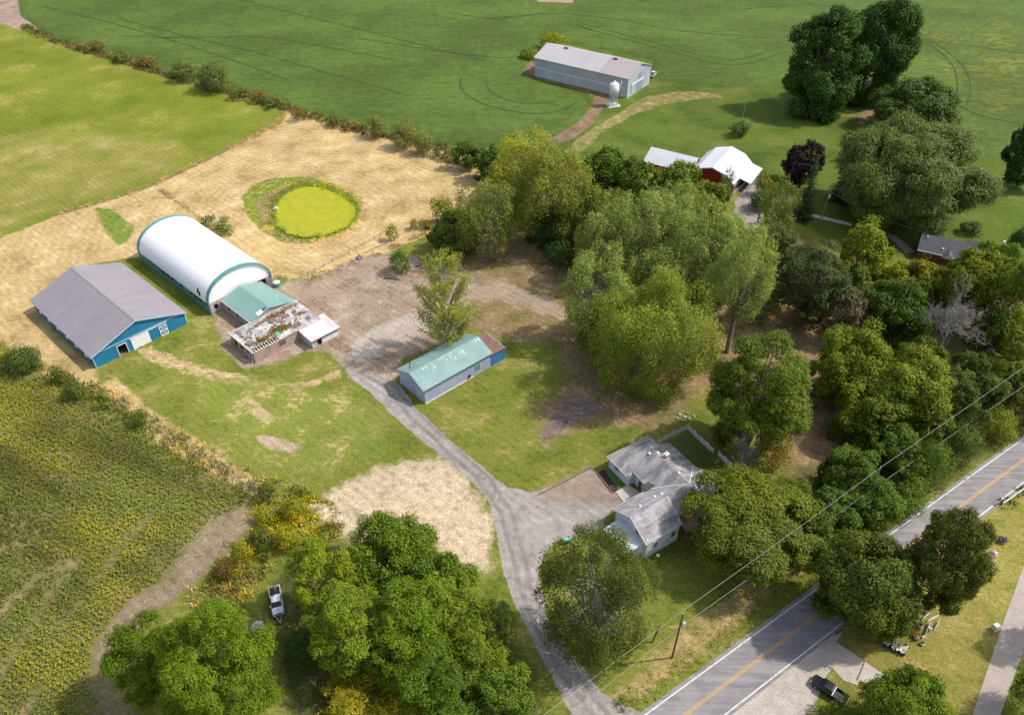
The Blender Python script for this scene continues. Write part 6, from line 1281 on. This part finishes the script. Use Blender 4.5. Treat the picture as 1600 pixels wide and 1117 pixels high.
# utility box, flower tub by the path
x, y, _ = G(1554, 983); e = empty('utility_box', (x, y, 0), .3, 'white utility box on a small post beside the footpath', 'utility box'); q = MB(); q.box(-.5, .5, -.45, .45, .2, 1.25); q.build('cabinet', mat('utility_white', (.74, .76, .68), (.66, .68, .6), 1, rough=.6), e, bevel=.05); q = MB(); q.box(-.55, .55, -.5, .5, 0, .2); q.build('plinth', conc, e)
def flower_tub(px, py, r, label, tubc, flc, n=70, box=False, rz=0.0):
    x, y, _ = G(px, py); e = empty('flower_planter', (x, y, 0), rz, label, 'planter'); q = MB(); rs = np.random.RandomState(int(px))
    if box: q.hexa([(-r, -r * .5, 0), (r, -r * .5, 0), (r, r * .5, 0), (-r, r * .5, 0)], [(-r * 1.1, -r * .58, .6), (r * 1.1, -r * .58, .6), (r * 1.1, r * .58, .6), (-r * 1.1, r * .58, .6)])
    else: q.tube([(0, 0, 0), (0, 0, .5)], [r * .75, r], 14)
    q.build('tub', plain('tub_' + name_of(tubc), tubc, .7), e)
    P = np.c_[rs.uniform(-1, 1, n) * r, rs.uniform(-1, 1, n) * r * (.6 if box else 1), .55 + rs.rand(n) * .4]
    leafmesh('flowers', P, rs.randn(n, 3) * .5 + [0, 0, 1], .34, rs.uniform(.3, .9, n), 0, LEAF, .9, e, flc, rs=rs)
    leafmesh('foliage', P - [0, 0, .1], rs.randn(n, 3) * .7 + [0, 0, 1], .34, rs.uniform(.3, .9, n), .1, LEAF, .7, e, (.05, .10, .02), rs=rs); return e
flower_tub(1565, 846, .7, 'grey tub of purple and yellow flowers on the grass by the path', (.4, .38, .4), (.22, .12, .2))
flower_tub(1541, 886, .7, 'yellow flowering tub at the right edge of the street trees', (.2, .2, .14), (.3, .26, .04))
flower_tub(1385, 1005, .8, 'dark planter of white flowers left of the larger white flower box', (.02, .02, .02), (.9, .88, .85), 80, True, .6)
flower_tub(1402, 1015, 1.15, 'larger dark box of white flowers nearest the bright green tree', (.02, .02, .022), (.9, .88, .85), 150, True, -.6)
flower_tub(1431, 996, .65, 'orange flower bed tub ringed by white pickets', (.4, .36, .32), (.34, .13, .03), 45)
def mini_picket(a, b, label):
    W = world([a, b]); e = empty('garden_picket_fence', (*W[0], 0), 0, label, 'fence'); L = np.linalg.norm(W[1] - W[0]); d = (W[1] - W[0]) / L; nn = np.array([-d[1], d[0]]); q = MB(); k = max(4, int(L / .24))
    for j in range(k): c = d * L * (j + .5) / k; cc = d * .08; q.hexa([(*(c - cc), 0), (*(c + cc), 0), (*(c + cc + nn * .03), 0), (*(c - cc + nn * .03), 0)], [(*(c - cc), .9), (*(c + cc), .9), (*(c + cc + nn * .03), .9), (*(c - cc + nn * .03), .9)])
    q.build('pickets', WHITE, e); q = MB(); z = d * L
    for h in (.25, .65): q.hexa([(0, 0, h), (*z, h), (*(z - nn * .04), h), (*(-nn * .04), h)], [(0, 0, h + .1), (*z, h + .1), (*(z - nn * .04), h + .1), (*(-nn * .04), h + .1)])
    q.build('rails', WHITE, e)
mini_picket((1417,989), (1423,975), 'small white picket panel left of the orange flowers'); mini_picket((1444,994), (1452,974), 'small white picket panel right of the orange flowers'); mini_picket((1448,972), (1464,964), 'white slatted panel under the right street tree'); mini_picket((1432,1000), (1444,996), 'low white picket piece in front of the orange flowers')
for px, py, lb in ((1431,970, 'white round pot behind the orange flowers, upper one'), (1437,979, 'white round pot behind the orange flowers, lower one'), (1440,1007, 'pale yellow round pot alone on the grass'), (1414,1010, 'white round pot beside the larger white flower box')):
    x, y, _ = G(px, py); e = empty('round_pot', (x, y, 0), 0, lb, 'pot'); q = MB(); q.tube([(0, 0, 0), (0, 0, .3), (0, 0, .55), (0, 0, .65)], [.2, .38, .34, .26], 12, False); q.build('pot', WHITE if 'yellow' not in lb else plain('cream_pot', (.7, .68, .45)), e); q = MB(); q.cyl(0, 0, .02, .55, .25, 10); q.build('soil', plain('soil', (.06, .04, .03)), e)
flower_tub(1391, 992, .55, 'small round planter of white flowers in the shade behind the two flower boxes', (.3, .3, .28), (.9, .88, .85), 70)
mini_picket((1459,985), (1466,972), 'white slatted piece standing furthest right of the orange flowers'); mini_picket((1440,968), (1450,961), 'white picket piece in front of the brown bench')
x, y, _ = G(1452, 984); e = empty('garden_chair', (x, y, 0), 2.4, 'white garden chair between the picket panels', 'chair'); q = MB(); q.box(-.3, .3, -.3, .3, .4, .46); q.build('seat', WHITE, e); q = MB(); q.box(-.3, .3, .26, .32, .46, 1.0); q.build('backrest', WHITE, e)
for a in (-.26, .26):
    for c in (-.26, .26): q = MB(); q.box(a - .03, a + .03, c - .03, c + .03, 0, .4); q.build('leg', WHITE, e)
x, y, _ = G(1450, 956); e = empty('garden_bench', (x, y, 0), .8, 'brown wooden bench in the shade under the right street tree', 'bench'); WB = plain('brown_wood', (.16, .08, .05), .8)
q = MB(); [q.box(-.9, .9, a, a + .16, .42, .47) for a in (-.25, -.05, .15)]; q.build('seat', WB, e); q = MB(); [q.box(-.9, .9, .33, .38, z, z + .14) for z in (.55, .75)]; q.build('backrest', WB, e)
for a in (-.8, .8):
    for c in (-.2, .33): q = MB(); q.box(a - .05, a + .05, c - .04, c + .06, 0, .419 if c < 0 else .9); q.build('leg', WB, e)
x, y, _ = G(1014, 135); 
e = pickup((*G(1020, 119)[:2], 0), 1.1, 'pale pickup half hidden behind the long grey barn', plain('pale_car_paint', (.6, .6, .62), .35), plain('pale_trim', (.4, .4, .4)))
